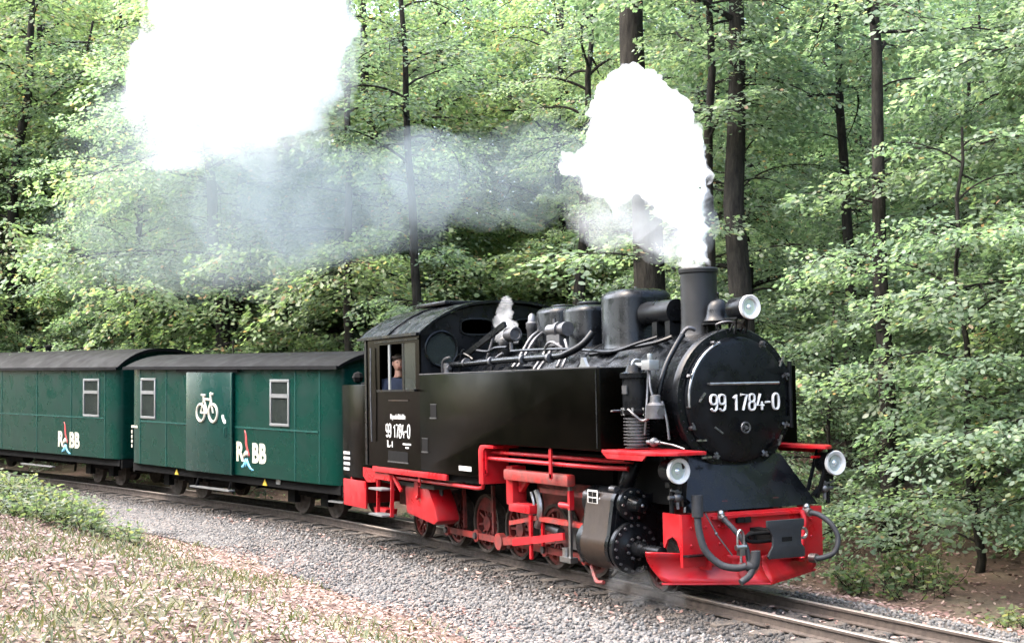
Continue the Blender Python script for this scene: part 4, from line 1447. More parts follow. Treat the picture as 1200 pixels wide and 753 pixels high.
def logo(root, x, z, h):
    """R, then a small winged mark with a red plume above and blue waves below, then BB"""
    y = -1.103
    W_ = h * 3.0
    text('logo_letter', 'R', h * 1.40, side_mtx(x + h * .35, y, z), 'cream_paint', root, bold=.018, sx=.95)
    text('logo_letter', 'B', h * 1.40, side_mtx(x + h * 2.02, y, z - h * .02), 'cream_paint', root, bold=.020, sx=.90)
    text('logo_letter', 'B', h * 1.40, side_mtx(x + h * 2.76, y, z - h * .02), 'cream_paint', root, bold=.020, sx=.90)

    def strip(pts, w, mat, nm):
        vs, fs = [], []
        n_ = len(pts)
        for i_, (a, b_) in enumerate(pts):
            ww = w * h * (sin(pi * (i_ + .6) / n_) ** .7)
            da, db = np.array(pts[min(i_ + 1, n_ - 1)]) - np.array(pts[max(i_ - 1, 0)])
            l_ = math.hypot(da, db)
            nx_, nz_ = -db / l_, da / l_
            for k_ in (-1, 1):
                vs.append((x + h * a + nx_ * ww * k_ / 2, y - .004, z + h * b_ + nz_ * ww * k_ / 2))
        for i_ in range(n_ - 1):
            fs.append((2 * i_, 2 * i_ + 1, 2 * i_ + 3, 2 * i_ + 2))
        m_ = MB().add(vs, fs)
        o_ = m_.build(nm, mat, root)
        o_.modifiers.new('t', 'SOLIDIFY').thickness = .004
    strip([(.86, 1.22), (.96, 1.08), (1.02, .88), (1.04, .66), (1.06, .45), (1.14, .25), (1.26, .05), (1.38, -.12), (1.42, -.2)], .20, 'letter_red', 'logo_plume')
    strip([(.78, -.22), (.90, -.08), (1.02, .0), (1.16, -.04), (1.28, -.14)], .28, 'cream_paint', 'logo_wing')
    strip([(.55, -.78), (.75, -.72), (.92, -.50), (1.0, -.30)], .20, 'letter_blue', 'logo_wave')
    strip([(.98, -.75), (1.05, -.55), (1.16, -.35), (1.22, -.55), (1.42, -.76), (1.62, -.86), (1.85, -.88)], .20, 'letter_blue', 'logo_wave')


def bogie(root, x):
    b_ = MB()
    for s_ in (-1, 1):
        b_.box(x - .75, x + .75, s_ * .62 - .04, s_ * .62 + .04, .36, .50)
        for dx in (-.55, .55):
            b_.box(x + dx - .12, x + dx + .12, s_ * .66 - .06, s_ * .66 + .06, .22, .44)
    b_.box(x - .12, x + .12, -.66, .66, .34, .56)
    o = b_.build('bogie', 'matt_black', root)
    for dx in (-.55, .55):
        w = MB()
        for s_ in (-1, 1):
            w.lathe([(.02, -.05), (.28, -.05), (.28, .05), (.02, .05)], (x + dx, s_ * .44, .28), (0, 1, 0), 24)
        w.cyl((x + dx, -.5, .28), (x + dx, .5, .28), .05, n=10)
        w.build('wheelset', 'rail_rust', o)


def coach(loc, ang, pitch, L_, label, wins, door=None, rise=.24, with_bike=False, logo_at=None, taper=.16, vents=()):
    root = empty('railway_coach', loc, label, 'coach', 'green coaches behind the locomotive', rot=(0, radians(pitch), radians(ang)))
    Z0, Z1 = .66, 2.64
    body = MB()
    for s_ in (-1, 1):
        ya, yb = (-1.1, -1.06) if s_ < 0 else (1.06, 1.1)
        wall_panels(body, -L_ + .55, -.55, ya, yb, Z0, Z1, [w for w in wins])
    # tapered, rounded ends
    for e_ in (0, 1):
        def mx(x):
            return x if e_ == 0 else -L_ - x
        pts = [(-.55, -1.1)]
        for q in np.linspace(0, 1, 9):
            t = q * pi / 2
            pts.append((-.13 + .13 * sin(t) ** 1.0 - .42 * (1 - q) ** 2 * 1.0, -1.1 + taper * (q ** 1.6) + .10 * q ** 5))
        half = pts
        outer = [(mx(a), b_) for a, b_ in half] + [(mx(a), -b_) for a, b_ in half[::-1]]
        inner = [(mx(a - .04), b_ * .962) for a, b_ in half] + [(mx(a - .04), -b_ * .962) for a, b_ in half[::-1]]
        n_ = len(outer)
        vs = [(a, b_, Z0) for a, b_ in outer] + [(a, b_, Z1) for a, b_ in outer] + [(a, b_, Z0) for a, b_ in inner] + [(a, b_, Z1) for a, b_ in inner]
        fs = []
        for i_ in range(n_ - 1):
            fs += [(i_, i_ + 1, n_ + i_ + 1, n_ + i_), (2 * n_ + i_, 3 * n_ + i_, 3 * n_ + i_ + 1, 2 * n_ + i_ + 1), (n_ + i_, n_ + i_ + 1, 3 * n_ + i_ + 1, 3 * n_ + i_), (i_, 2 * n_ + i_, 2 * n_ + i_ + 1, i_ + 1)]
        body.add(vs, fs)
    wall = body.build('wall', 'teal', root, ang=30)
    MB().box(-L_ + .1, -.1, -1.0, 1.0, Z0 - .02, Z0 + .04).build('floor', 'interior', root)
    # belt rail and corner strips
    tr = MB()
    for s_ in (-1, 1):
        y_ = s_ * 1.104
        x0_ = -L_ + .6
        for xa, xb in ([(x0_, door[0] - .02), (door[1] + .02, -.6)] if door and s_ < 0 else [(x0_, -.6)]):
            tr.box(xa, xb, y_ - .008, y_ + .008, 1.535, 1.565)
    tr.build('belt_rail', 'teal_trim', root)
    for xx in (-L_ + .56, -.56, *((-1.35, -6.3) if door else (-4.0, -2.2, -6.0, -8.2))):
        MB().box(xx - .012, xx + .012, -1.108, -1.095, Z0, Z1).build('corner_strip', 'teal_trim', root)
    # underframe
    uf = MB()
    for s_ in (-1, 1):
        uf.box(-L_ + .05, -.05, s_ * .98 - .03, s_ * .98 + .03, .50, Z0)
    uf.box(-L_ - .02, -L_ + .06, -.98, .98, .46, Z0 - .02).box(-.06, .02, -.98, .98, .46, Z0 - .02)
    uf.box(-L_ * .5 - 1.2, -L_ * .5 + 1.2, -.06, .06, .3, .34)
    for xx in (-L_ * .5 - 1.0, -L_ * .5 + 1.0):
        uf.box(xx - .04, xx + .04, -.9, .9, .42, .60)
    und = uf.build('underframe', 'matt_black', root)
    MB().box(-L_ * .5 - .5, -L_ * .5 + .6, .2, .7, .30, .58).cyl((-L_ * .5 - 1.3, -.5, .42), (-L_ * .5 - .3, -.5, .42), .14, n=16).build('brake_reservoir', 'matt_black', und)
    bogie(root, -1.55)
    bogie(root, -L_ + 1.55)
    MB().box(-.0, .35, -.06, .06, .48, .58).cyl((.32, 0, .53), (.42, 0, .53), .13, n=16).build('coupler', 'matt_black', root)
    MB().tube([(.05, -.4, .6), (.25, -.38, .5), (.4, -.3, .55)], .03, 8, 4).build('hose', 'rubber', root)
    # roof: shallow vault with a rounded edge
    ro_, ri_ = [], []
    for i_ in range(25):
        t = -1 + 2 * i_ / 24
        ro_.append((1.18 * t, Z1 + .03 + (rise + .04) * (1 - abs(t) ** 2.4)))
        ri_.append((1.16 * t, Z1 + .0 + rise * (1 - abs(t) ** 2.4)))
    rf_ = MB()
    ends = [(.10, .98), (.06, 1.0), (-L_ - .06, 1.0), (-L_ - .10, .98)]
    rf_.prism_x(ri_ + ro_[::-1], -L_ - .10, .10)
    roof_ = rf_.build('roof', 'roof_grey', root, ang=50)
    MB().box(-L_ - .1, .1, -1.195, -1.165, Z1 - .012, Z1 + .05).box(-L_ - .1, .1, 1.165, 1.195, Z1 - .012, Z1 + .05).build('roof_gutter', 'roof_grey', roof_)
    # end gables
    for xx in (-.10, -L_ + .06):
        MB().prism_x([(-1.0, Z1 - .02)] + [(a * .97, b_) for a, b_ in ri_] + [(1.0, Z1 - .02)], xx, xx + .04).build('gable', 'teal', root)
    for vx in vents:
        MB().lathe([(.07, 0), (.07, .1), (.10, .11), (.10, .16), (.02, .19)], (vx, 0, Z1 + rise + .05), (0, 0, 1), 16).build('roof_vent', 'matt_black', roof_)
    for xa, xb, za, zb in wins:
        for s_ in (-1, 1):
            coach_window(root, xa, xb, za, zb, s_)
    if door:
        d_ = MB().box(door[0], door[1], -1.150, -1.118, Z0 - .015, Z1 - .06).build('sliding_door', 'teal_door', root, bevel=.008)
        MB().box(door[1] - .05, door[1] + .01, -1.168, -1.150, Z0 + .0, Z1 - .08).build('door_edge', 'teal_door', d_, bevel=.006)
        MB().box(door[0] - .4, door[1] + .2, -1.165, -1.10, Z1 - .058, Z1 - .012).build('door_track', 'matt_black', d_)
        MB().tube([(door[1] - .24, -1.155, 1.36), (door[1] - .24, -1.19, 1.38), (door[1] - .24, -1.19, 1.52), (door[1] - .24, -1.155, 1.54)], .012, 8).build('door_handle', 'teal_trim', d_)
        MB().prism_y([(-3.90, 1.77), (-3.82, 1.77), (-3.80, 1.70), (-3.74, 1.66), (-3.74, 1.61), (-3.80, 1.60), (-3.86, 1.64), (-3.90, 1.70)], -1.156, -1.148).build('small_sign', 'white_paint', d_)
        if with_bike:
            bx, bz, yb_ = -4.47, 1.79, -1.156
            k_ = MB()
            for cx_ in (-.245, .245):
                k_.torus((bx + cx_, yb_, bz), .165, .028, (0, 1, 0), 28, 8)
            q = lambda a, b_: (bx + a, yb_, bz + b_)
            for a, b_ in (((-.245, 0), (-.12, .27)), ((-.12, .27), (.17, .25)), ((-.12, .27), (.02, -.0)), ((.02, 0), (.17, .25)), ((.02, 0), (-.245, 0)), ((.245, 0), (.13, .36)), ((.13, .38), (.24, .36)), ((-.14, .33), (-.12, .24)), ((-.22, .345), (-.06, .335))):
                k_.cyl(q(*a), q(*b_), .024, n=8)
            k_.build('bicycle_symbol', 'cream_paint', d_)
    if logo_at:
        logo(root, logo_at[0], logo_at[1], logo_at[2])
    if with_bike:
        for xx in (-5.99, -2.52):
            MB().prism_y([(xx - .075, .51), (xx + .075, .51), (xx, .63)], -1.03, -1.014).build('yellow_triangle', 'yellow_paint', und)
        MB().box(-5.22, -3.66, -1.13, -1.0, .325, .35).build('foot_step', 'aluminium', root)
        MB().bar((-5.1, -1.0, .5), (-5.1, -1.06, .33), .04, .02, up=(1, 0, 0)).bar((-3.8, -1.0, .5), (-3.8, -1.06, .33), .04, .02, up=(1, 0, 0)).build('step_bracket', 'matt_black', root)
        MB().box(-.45, .0, -1.0, -.8, .36, .385).build('foot_step', 'aluminium', root)
        MB().box(-2.12, -1.98, -1.03, -1.012, .56, .64).build('label_holder', 'aluminium', und)
        mk = MB()
        for r_, ws in enumerate(((.16, .10), (.05,), (.05,), (.06,), (.05,))):
            xq = -7.90
            for w_ in ws:
                mk.box(xq, xq + w_, -1.108, -1.098, 1.40 - r_ * .10 - (.0 if r_ == 0 else .02), 1.45 - r_ * .10)
                xq += w_ + .03
        mk.build('data_marking', 'cream_paint', root)
    else:
        MB().box(-4.9, -3.2, -1.10, -1.0, .33, .355).build('foot_step', 'aluminium', root)
    return root


coach((-10.56, .10, 0), 13.8, 1.2, 8.05, 'dark green baggage coach with sliding door and white bicycle symbol', [(-7.42, -6.80, 1.64, 2.42), (-2.17, -1.57, 1.64, 2.42)],
      door=(-5.35, -3.50), with_bike=True, logo_at=(-3.42, 1.08, .345))
coach((-20.02 + .5 * cos(radians(17)), -2.01 + .5 * sin(radians(17)), .185), 17, 1.1, 11.0, 'dark green passenger coach with high arched roof behind the baggage coach',
      [(-7.0, -6.25, 1.60, 2.40), (-10.2, -9.5, 1.60, 2.40), (-1.56, -.86, 1.60, 2.40)], rise=.40, logo_at=(-2.85, 1.0, .345), vents=(-5.75, -6.85), taper=.12)

# ------------------------------------------------------------------ vegetation
def norm(a):
    return a / np.maximum(np.linalg.norm(a, axis=-1, keepdims=True), 1e-9)


def leaves_mesh(name, P_, D, Nn, Ln, Wd, mat):
    """one folded four-point leaf for every position"""
    D = norm(D)
    S = norm(np.cross(D, Nn))
    Nn = np.cross(S, D)
    n = len(P_)
    Ln = Ln[:, None]
    Wd = Wd[:, None]
    V = np.empty((n, 6, 3))
    V[:, 0] = P_
    V[:, 1] = P_ + D * Ln * .28 + S * Wd * .44 - Nn * Wd * .10
    V[:, 2] = P_ + D * Ln * .66 + S * Wd * .40 - Nn * Wd * .14
    V[:, 3] = P_ + D * Ln - Nn * Ln * .12
    V[:, 4] = P_ + D * Ln * .66 - S * Wd * .40 - Nn * Wd * .14
    V[:, 5] = P_ + D * Ln * .28 - S * Wd * .44 - Nn * Wd * .10
    F = np.arange(6 * n).reshape(n, 6)
    return array_mesh(name, V.reshape(-1, 3), F, mat, smooth=False)


def beech(seed, H, R, zmin, r0, nlimb, leaf=.085, mat='beech_leaf', dens=1.0, lean=.25):
    """tapered trunk with arching limbs that carry layered, drooping sprays of leaves"""
    g = np.random.default_rng(seed)
    wood = MB()
    nz = 14
    wander = np.cumsum(g.normal(0, lean * H / 14 * .42, (nz, 2)), 0)
    wander -= wander[0]
    tz = np.linspace(-.3, H, nz)
    tp = [(wander[i_, 0], wander[i_, 1], tz[i_]) for i_ in range(nz)]
    rr = [r0 * (1.35 if i_ == 0 else 1) * (1 - .88 * i_ / (nz - 1)) + .012 for i_ in range(nz)]
    wood.tube(tp, rr, 10)
    PP, DD, NN = [], [], []
    az = g.uniform(0, 6.28)
    low = 14 if zmin > 6 else 0          # small branches low on a bare bole
    for k_ in range(nlimb + low):
        h = zmin + (H * .97 - zmin) * ((k_ + g.uniform(-.6, 1.2)) / nlimb)
        h = min(max(h, zmin * .8), H * .97)
        if k_ >= nlimb:
            h = g.uniform(1.6, zmin)
        az += 2.4 + g.normal(0, .5)
        fr = np.clip((h - zmin) / (H - zmin), 0, 1)
        Ls = R * (1.05 - .68 * fr ** 1.5) * g.uniform(.5, 1.2)
        if k_ >= nlimb:
            Ls = R * g.uniform(.22, .5)
        el = radians(g.uniform(8, 48) + 15 * fr)
        base = np.array([np.interp(h, tz, wander[:, 0]), np.interp(h, tz, wander[:, 1]), h])
        m_ = 10
        s = np.linspace(0, 1, m_)
        aw = az + np.cumsum(g.normal(0, .16, m_))
        droop = el - s ** .8 * (el + radians(g.uniform(5, 40))) + np.cumsum(g.normal(0, .05, m_))
        step = Ls / (m_ - 1)
        pts = [base]
        for j_ in range(1, m_):
            pts.append(pts[-1] + step * np.array([cos(aw[j_]) * cos(droop[j_]), sin(aw[j_]) * cos(droop[j_]), sin(droop[j_])]))
        pts = np.array(pts)
        rb = max(.012, r0 * .26 * (1 - .6 * fr)) if k_ < nlimb else .014
        wood.tube([tuple(p) for p in pts], [rb * (1 - .88 * q) + .003 for q in s], 5)
        nsec = max(5, int(Ls / .19))
        for q in range(nsec):
            t = .12 + .88 * (q + g.uniform(0, 1)) / nsec
            idx = min(int(t * (m_ - 1)), m_ - 2)
            p0 = pts[idx] + (pts[idx + 1] - pts[idx]) * (t * (m_ - 1) - idx)
            a_ = aw[idx] + (1 if q % 2 else -1) * radians(g.uniform(25, 80))
            l2 = (.40 + .60 * (1 - t)) * Ls * g.uniform(.22, .50) + .25
            e2 = radians(g.uniform(-22, 22))
            d2 = np.array([cos(a_) * cos(e2), sin(a_) * cos(e2), sin(e2)])
            sag = np.array([0, 0, -.16 * l2 * l2 - .04])
            if l2 > .5:
                wood.tube([tuple(p0), tuple(p0 + d2 * l2 * .5 + sag * .25), tuple(p0 + d2 * l2 + sag)], [.008, .005, .002], 3)
            nl = int(l2 * 58 * dens * (1 - .40 * fr)) + 6
            u = np.sqrt(g.uniform(.01, 1.1, nl))
            side = np.array([-sin(a_), cos(a_), 0])
            off = g.normal(0, .13 + .11 * l2, nl) * (1.2 - .6 * u)
            cp_ = p0 + d2 * l2 * u[:, None] + sag * (u ** 2)[:, None] + side * off[:, None]
            # leaves sit on side twigs in small groups and hang a little towards the tips
            grp = np.round(u * 5) / 5 - u
            cp_ += d2 * (grp * l2 * .55)[:, None]
            cp_[:, 2] += g.normal(0, .04, nl) - .30 * np.abs(off)
            PP.append(cp_)
            DD.append(d2 * g.uniform(.3, 1, nl)[:, None] + side * (np.sign(off) * g.uniform(.2, 1.2, nl))[:, None] + g.normal(0, .25, (nl, 3)) - np.array([0, 0, .2]))
            NN.append(np.tile([0, 0, 1.0], (nl, 1)) + g.normal(0, .42, (nl, 3)) + np.array([cos(a_), sin(a_), 0]) * .25)
    PP, DD, NN = np.concatenate(PP), np.concatenate(DD), np.concatenate(NN)
    n = len(PP)
    Ln = leaf * g.uniform(.65, 1.25, n)
    return wood, leaves_mesh('crown', PP, DD, NN, Ln, Ln * g.uniform(.58, .76, n), mat), n


VAR = []
specs = [  # seed, height, radius, lowest limb, trunk radius, limbs, leaf length, material, density
    (1, 10.5, 4.2, 1.2, .17, 34, .088, 'beech_leaf', 1.55),
    (2, 11.5, 3.9, 1.8, .22, 34, .088, 'beech_leaf', 1.5),
    (3, 9.5, 3.6, .8, .11, 32, .085, 'beech_leaf', 1.5),
    (4, 10.5, 4.0, 1.0, .14, 34, .088, 'beech_leaf_yellow', 1.5),
    (5, 12.5, 3.7, 3.6, .24, 30, .09, 'beech_leaf', 1.4),
    (6, 6.0, 2.8, .4, .055, 24, .08, 'beech_leaf', 1.6),
    (7, 3.6, 1.8, .2, .03, 18, .075, 'beech_leaf', 1.6),
    (8, 5.0, 2.4, .3, .04, 22, .08, 'beech_leaf_yellow', 1.6),
    (9, 15.0, 3.6, 8.5, .24, 18, .095, 'beech_leaf', 1.0),
    (10, 14.0, 3.2, 7.0, .125, 18, .095, 'beech_leaf', 1.0),
]
TOT = 0
for sp in specs:
    w_, cm, n_ = beech(sp[0], sp[1], sp[2], sp[3], sp[4], sp[5], sp[6], sp[7], sp[8], lean=.13 if sp[0] > 8 else .25)
    o = w_.build('trunk_src', 'bark', None, ang=60)
    VAR.append((o.data, cm))
    bpy.data.objects.remove(o)
    TOT += n_
print('leaves in variants', TOT)


def plant_tree(v, x, y, sc, rz, name, label, cat, group, lean=0.0):
    z = float(gz(x, y))
    t = bpy.data.objects.new(name, None)
    COL.objects.link(t)
    t.empty_display_size = .4
    t.location = (x, y, z)
    t.rotation_euler = (lean, 0, rz)
    t.scale = (sc, sc, sc * rnd.uniform(.95, 1.05))
    tag(t, label, cat, group)
    a = link('trunk', VAR[v][0], t)
    b_ = link('crown', VAR[v][1], t)
    return t


# trees that can be told apart by their trunk or place
plant_tree(8, -6.12, 4.42, 1.0, .4, 'beech_tree', 'tall beech with thick bare dark trunk right behind the top headlamp', 'tree', None)
plant_tree(9, -6.70, 4.25, .9, 2.0, 'beech_tree', 'thin straight beech standing close beside the thick trunk behind the headlamp', 'tree', None)
plant_tree(8, -8.48, 4.20, 1.40, 1.1, 'beech_tree', 'stout beech whose trunk rises behind the steam of the chimney', 'tree', None)
plant_tree(0, -1.2, 7.4, 1.0, 3.3, 'beech_tree', 'beech with low leafy branches beyond the far buffer lamp', 'tree', None)
plant_tree(0, 3.0, 6.9, 1.05, 5.1, 'beech_tree', 'broad beech overhanging the open rails ahead of the plough', 'tree', None)
plant_tree(9, -3.58, 5.02, 1.0, 4.4, 'beech_tree', 'thin beech with dark bare trunk between the plough and the overhanging beech', 'tree', None)
plant_tree(9, -6.9, 7.32, .95, .9, 'beech_tree', 'slim dark trunk standing back beyond the headlamp', 'tree', None)
plant_tree(8, -24.0, .75, 1.0, 2.5, 'beech_tree', 'beech trunk rising just behind the joint of the two coaches', 'tree', None)
plant_tree(9, -15.95, 2.9, 1.05, .7, 'beech_tree', 'slender bare trunk behind the rear of the cab roof', 'tree', None)
plant_tree(9, -20.3, 2.9, 1.1, 4.6, 'beech_tree', 'slender bare trunk behind the front of the baggage coach roof', 'tree', None)
plant_tree(8, -16.0, 7.0, .8, 5.6, 'beech_tree', 'dark trunk standing back behind the sand domes', 'tree', None)
plant_tree(0, -29.0, -.4, 1.05, 4.0, 'beech_tree', 'leafy beech hanging low over the passenger coach roof', 'tree', None)
fs_ = [(-6.2, 4.3), (-8.5, 4.2), (-3.6, 5.0), (-6.9, 7.3), (-24, .75), (-16, 2.9), (-20.3, 2.9), (-16, 7), (-1.2, 7.4), (3, 6.9), (-29, -.4)]
NAMED = len(fs_)
G1 = 'beech trees in the wood behind the train'
BOLES = [(-6.12, 4.42), (-8.48, 4.2), (-3.58, 5.02), (-24.0, .75), (-15.95, 2.9), (-20.3, 2.9), (-16.0, 7.0)]


def hides_trunk(x, y, wide):
    p = np.array([x - CAM.x, y - CAM.y])
    for a, b_ in BOLES:
        q = np.array([a - CAM.x, b_ - CAM.y])
        l_ = np.linalg.norm(q)
        q /= l_
        if 0 < p @ q < l_ + .6 and abs(p[0] * q[1] - p[1] * q[0]) < wide * (1.4 if a == BOLES[0][0] else 1):
            return True
    return False


for k in range(2500):
    x, y = rnd.uniform(-62, 14), rnd.uniform(4.0, 40)
    d = y - float(yc(x))
    if d < 4.2:
        continue
    # only the part of the wood that the view takes in
    v = Vector((x, y, 2)) - CAM
    dep = v.dot(Fw)
    if dep < 9 or abs(v.dot(Rt) / dep) > .50:
        continue
    if dep > 60:
        continue
    gap = 2.1 if dep < 30 else 3.7
    if any((x - a) ** 2 + (y - b_) ** 2 < gap ** 2 for a, b_ in fs_):
        continue
    if hides_trunk(x, y, 2.9):
        continue
    fs_.append((x, y))
for k in range(700):      # the wood further left, beyond the curve
    x, y = rnd.uniform(-78, -26), rnd.uniform(-34, 6)
    d = y - float(yc(x))
    v = Vector((x, y, 2)) - CAM
    dep = v.dot(Fw)
    if d < 4.2 or abs(v.dot(Rt) / dep) > .50:
        continue
    if any((x - a) ** 2 + (y - b_) ** 2 < 2.7 ** 2 for a, b_ in fs_):
        continue
    fs_.append((x, y))
KIND = {0: ('broad green beech with low spreading branches', 'broad beeches behind the train'), 1: ('tall green beech with thick dark trunk', 'thick trunked beeches behind the train'),
        2: ('slender green beech leafy almost to the ground', 'slender beeches behind the train'), 3: ('yellowish green beech with low branches', 'yellowish beeches behind the train'),
        4: ('very tall beech with bare lower trunk', 'tall bare trunked beeches behind the train'), 5: ('young green beech with thin stem', 'young beeches behind the train'), 7: ('young yellowish beech with thin stem', 'young yellowish beeches behind the train')}
nt_ = 0
for (x, y) in fs_[NAMED:]:
    d = y - float(yc(x))
    v = rnd.choice([0, 0, 1, 2, 2, 3, 4]) if d > 6 else rnd.choice([2, 5, 5, 7, 0])
    dep = (Vector((x, y, 2)) - CAM).dot(Fw)
    if dep < 19 and v in (1, 4):
        v = 0
    if dep > 31 and rnd.random() < .45:
        v = 3  # yellower leaf colour far back stands in for light glowing through the wood
    lab, grp = KIND[v]
    far_ = dep > 42
    plant_tree(v, x, y, rnd.uniform(.85, 1.15) * (1.15 + max(0, dep - 30) / 36 if dep > 30 else 1), rnd.uniform(0, 6.28), 'beech_tree', lab + (' deep in the wood' if far_ else ' among the front trees of the wood'), 'tree', grp + (', far back' if far_ else ', front'))
    nt_ += 1
print('forest trees', nt_)
# saplings along the far edge of the line
G2 = 'beech saplings along the far side of the line'
for k in range(420):
    x, y0 = rnd.uniform(-40, 12), rnd.uniform(2.9, 6.8)
    y = float(yc(x)) + y0
    if x > -3.0 and y0 < 4.9:
        continue
    if any((x - a) ** 2 + (y - b_) ** 2 < 1.35 ** 2 for a, b_ in fs_):
        continue
    hid = hides_trunk(x, y, 1.6)
    fs_.append((x, y))
    plant_tree(6 if hid else rnd.choice([5, 6, 6, 7]), x, y, rnd.uniform(.7, 1.05), rnd.uniform(0, 6.28), 'beech_sapling', 'bushy beech sapling at the edge of the wood beyond the rails', 'sapling', G2)
for (x, y, v, s_) in ((-1.6, 4.7, 5, .95), (.9, 5.2, 5, 1.0), (5.6, 5.3, 7, 1.0), (2.6, 4.9, 6, 1.0), (4.6, 6.6, 2, .9), (.4, 8.6, 0, 1.0)):
    lab, grp = KIND.get(v, ('bushy beech sapling at the edge of the wood beyond the rails', G2))
    plant_tree(v, x, y, s_, rnd.uniform(0, 6), 'beech_tree' if v != 6 else 'beech_sapling', lab + (' among the front trees of the wood' if v != 6 else ''), 'tree' if v != 6 else 'sapling', grp + (', front' if v != 6 else ''))
# unseen trees beside the photographer, added so the engine mirrors dark foliage
G3 = 'unseen beech trees added on the near bank for dark reflections'
for (x, y, v, s_) in ((16, -16, 1, 1.0), (9, -18, 0, 1.1), (2, -17.5, 3, 1.0), (-5, -18, 1, 1.0), (-13, -18, 0, 1.0), (-21, -19, 2, 1.1), (20, -8, 2, 1.0), (22, 5, 0, 1.0), (17, 8, 1, 1.0), (-30, -22, 0, 1.05), (13, -23, 4, 1.1), (-1, -24, 4, 1.1), (-10, -25, 1, 1.1)):
    plant_tree(v, x, y, s_, rnd.uniform(0, 6), 'beech_tree', 'unseen green beech added on the near bank for dark reflections in the engine', 'tree', G3)
for k in range(22):  # unseen trees ahead, added so the smokebox front mirrors dark leaves, not sky
    x = 13 + 1.4 * k + rnd.uniform(-.6, .6)
    y = 5.5 + rnd.uniform(0, 9)
    plant_tree(rnd.choice([5, 2, 3, 0]), x, y, rnd.uniform(.85, 1.1), rnd.uniform(0, 6), 'beech_tree', 'unseen green beech added farther along the open line for dark reflections in the engine', 'tree', 'unseen beech trees added along the line for dark reflections')
for k in range(22):  # more unseen near-bank trees, added to darken reflections in the tank side
    x = -3 - 2.3 * k + rnd.uniform(-.8, .8)
    y = min(-13.2, float(yc(x)) - 12.5) - rnd.uniform(0, 2.5)
    plant_tree(rnd.choice([5, 2, 3, 0]), x, y, rnd.uniform(.85, 1.1), rnd.uniform(0, 6), 'beech_tree', 'unseen green beech added on the near bank for dark reflections in the engine', 'tree', G3)


# ------------------------------------------------------------------ ground cover
def scatter(n, fn):
    """fn(rng, n) -> x, y; z from the terrain"""
    x, y = fn(rng, n)
    return x, y, gz(x, y)


def litter(name, n, fn, label, lift=.012, size=(.055, .095)):
    x, y, z = scatter(n, fn)
    P_ = np.stack([x, y, z + lift + rng.uniform(0, .02, n)], -1)
    a = rng.uniform(0, 6.28, n)
    D = np.stack([np.cos(a), np.sin(a), rng.normal(0, .25, n)], -1)
    Nn = np.stack([rng.normal(0, .3, n), rng.normal(0, .3, n), np.ones(n)], -1)
    Ln = rng.uniform(size[0], size[1], n)
    o = link(name, leaves_mesh(name, P_, D, Nn, Ln, Ln * rng.uniform(.5, .75, n), 'litter'))
    return tag(o, label, 'leaves', kind='stuff')


def near_bank(g, n):
    x = -26 + 36 * g.uniform(0, 1, n) ** .8
    a = 2.2 + 6.3 * g.uniform(0, 1, n) ** 1.15
    return x, yc(x) - a


def far_bank(g, n):
    x = g.uniform(-12, 16, n)
    return x, yc(x) + 1.5 + 9 * g.uniform(0, 1, n) ** 1.4


litter('fallen_leaves', 62000, near_bank, 'reddish brown fallen leaves carpeting the near bank', size=(.035, .072))
litter('fallen_leaves', 18000, far_bank, 'brown fallen leaves under the trees beyond the rails', size=(.04, .08))
x = np.concatenate([rng.uniform(-1, 8, 420), rng.uniform(-14, 0, 260)])
y = np.concatenate([np.clip(rng.normal(0, .45, 420), -1.6, 1.5), -1.0 - rng.exponential(.6, 260)])
P_ = np.stack([x, y + yc(x), zt(x) - .13 + rng.uniform(0, .03, len(x)) - .05 * (np.abs(y) > 1.6)], -1)
a = rng.uniform(0, 6.28, len(x))
Ln = rng.uniform(.045, .09, len(x))
o = link('fallen_leaves', leaves_mesh('fallen_leaves', P_, np.stack([np.cos(a), np.sin(a), rng.normal(0, .25, len(x))], -1), np.stack([rng.normal(0, .3, len(x)), rng.normal(0, .3, len(x)), np.ones(len(x))], -1), Ln, Ln * .62, 'litter'))
tag(o, 'orange brown fallen leaves lying between the rails and on ballast', 'leaves', kind='stuff')

# ballast stones
ico = bmesh.new()
bmesh.ops.create_icosphere(ico, subdivisions=1, radius=1)
IV = np.array([v.co[:] for v in ico.verts])
IF = np.array([[v.index for v in f.verts] for f in ico.faces])
ico.free()
x = np.concatenate([rng.uniform(-24, 6.5, 24000), rng.uniform(-1, 8, 8000)])
d = np.concatenate([-(.62 + 2.25 * rng.uniform(0, 1, 24000) ** .85), rng.uniform(-.7, 1.6, 8000)])
dz = np.interp(d, [p[0] for p in prof], [p[1] for p in prof])
keep = np.abs(np.abs(d) - .404) > .07
x, d, dz = x[keep], d[keep], dz[keep]
n = len(x)
C_ = np.stack([x, yc(x) + d, zt(x) + dz + rng.uniform(-.006, .016, n)], -1)
size = rng.uniform(.013, .028, n)
V = IV[None] * (size[:, None, None] * rng.uniform(.75, 1.25, (n, 12, 1))) * rng.uniform(.7, 1.25, (n, 1, 3))
V = V + C_[:, None]
ahead = ss(x, -.5, 2.5)            # ahead of the train, oil and painted shade reach less far out
oily_shaded = rng.uniform(0, 1, n) < ss(-np.abs(d), -1.55 + .5 * ahead, -.95 + .3 * ahead)
for sel, mt, lb in ((~oily_shaded, 'stone', 'loose grey ballast stones along the near side of the rails'), (oily_shaded, 'oily_shaded_stone', 'ballast stones painted dark for oil and train shade, between and beside the rails')):
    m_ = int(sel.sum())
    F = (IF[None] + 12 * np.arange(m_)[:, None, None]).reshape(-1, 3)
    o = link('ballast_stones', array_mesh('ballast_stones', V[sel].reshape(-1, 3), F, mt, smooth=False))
    tag(o, lb, 'gravel', kind='stuff')


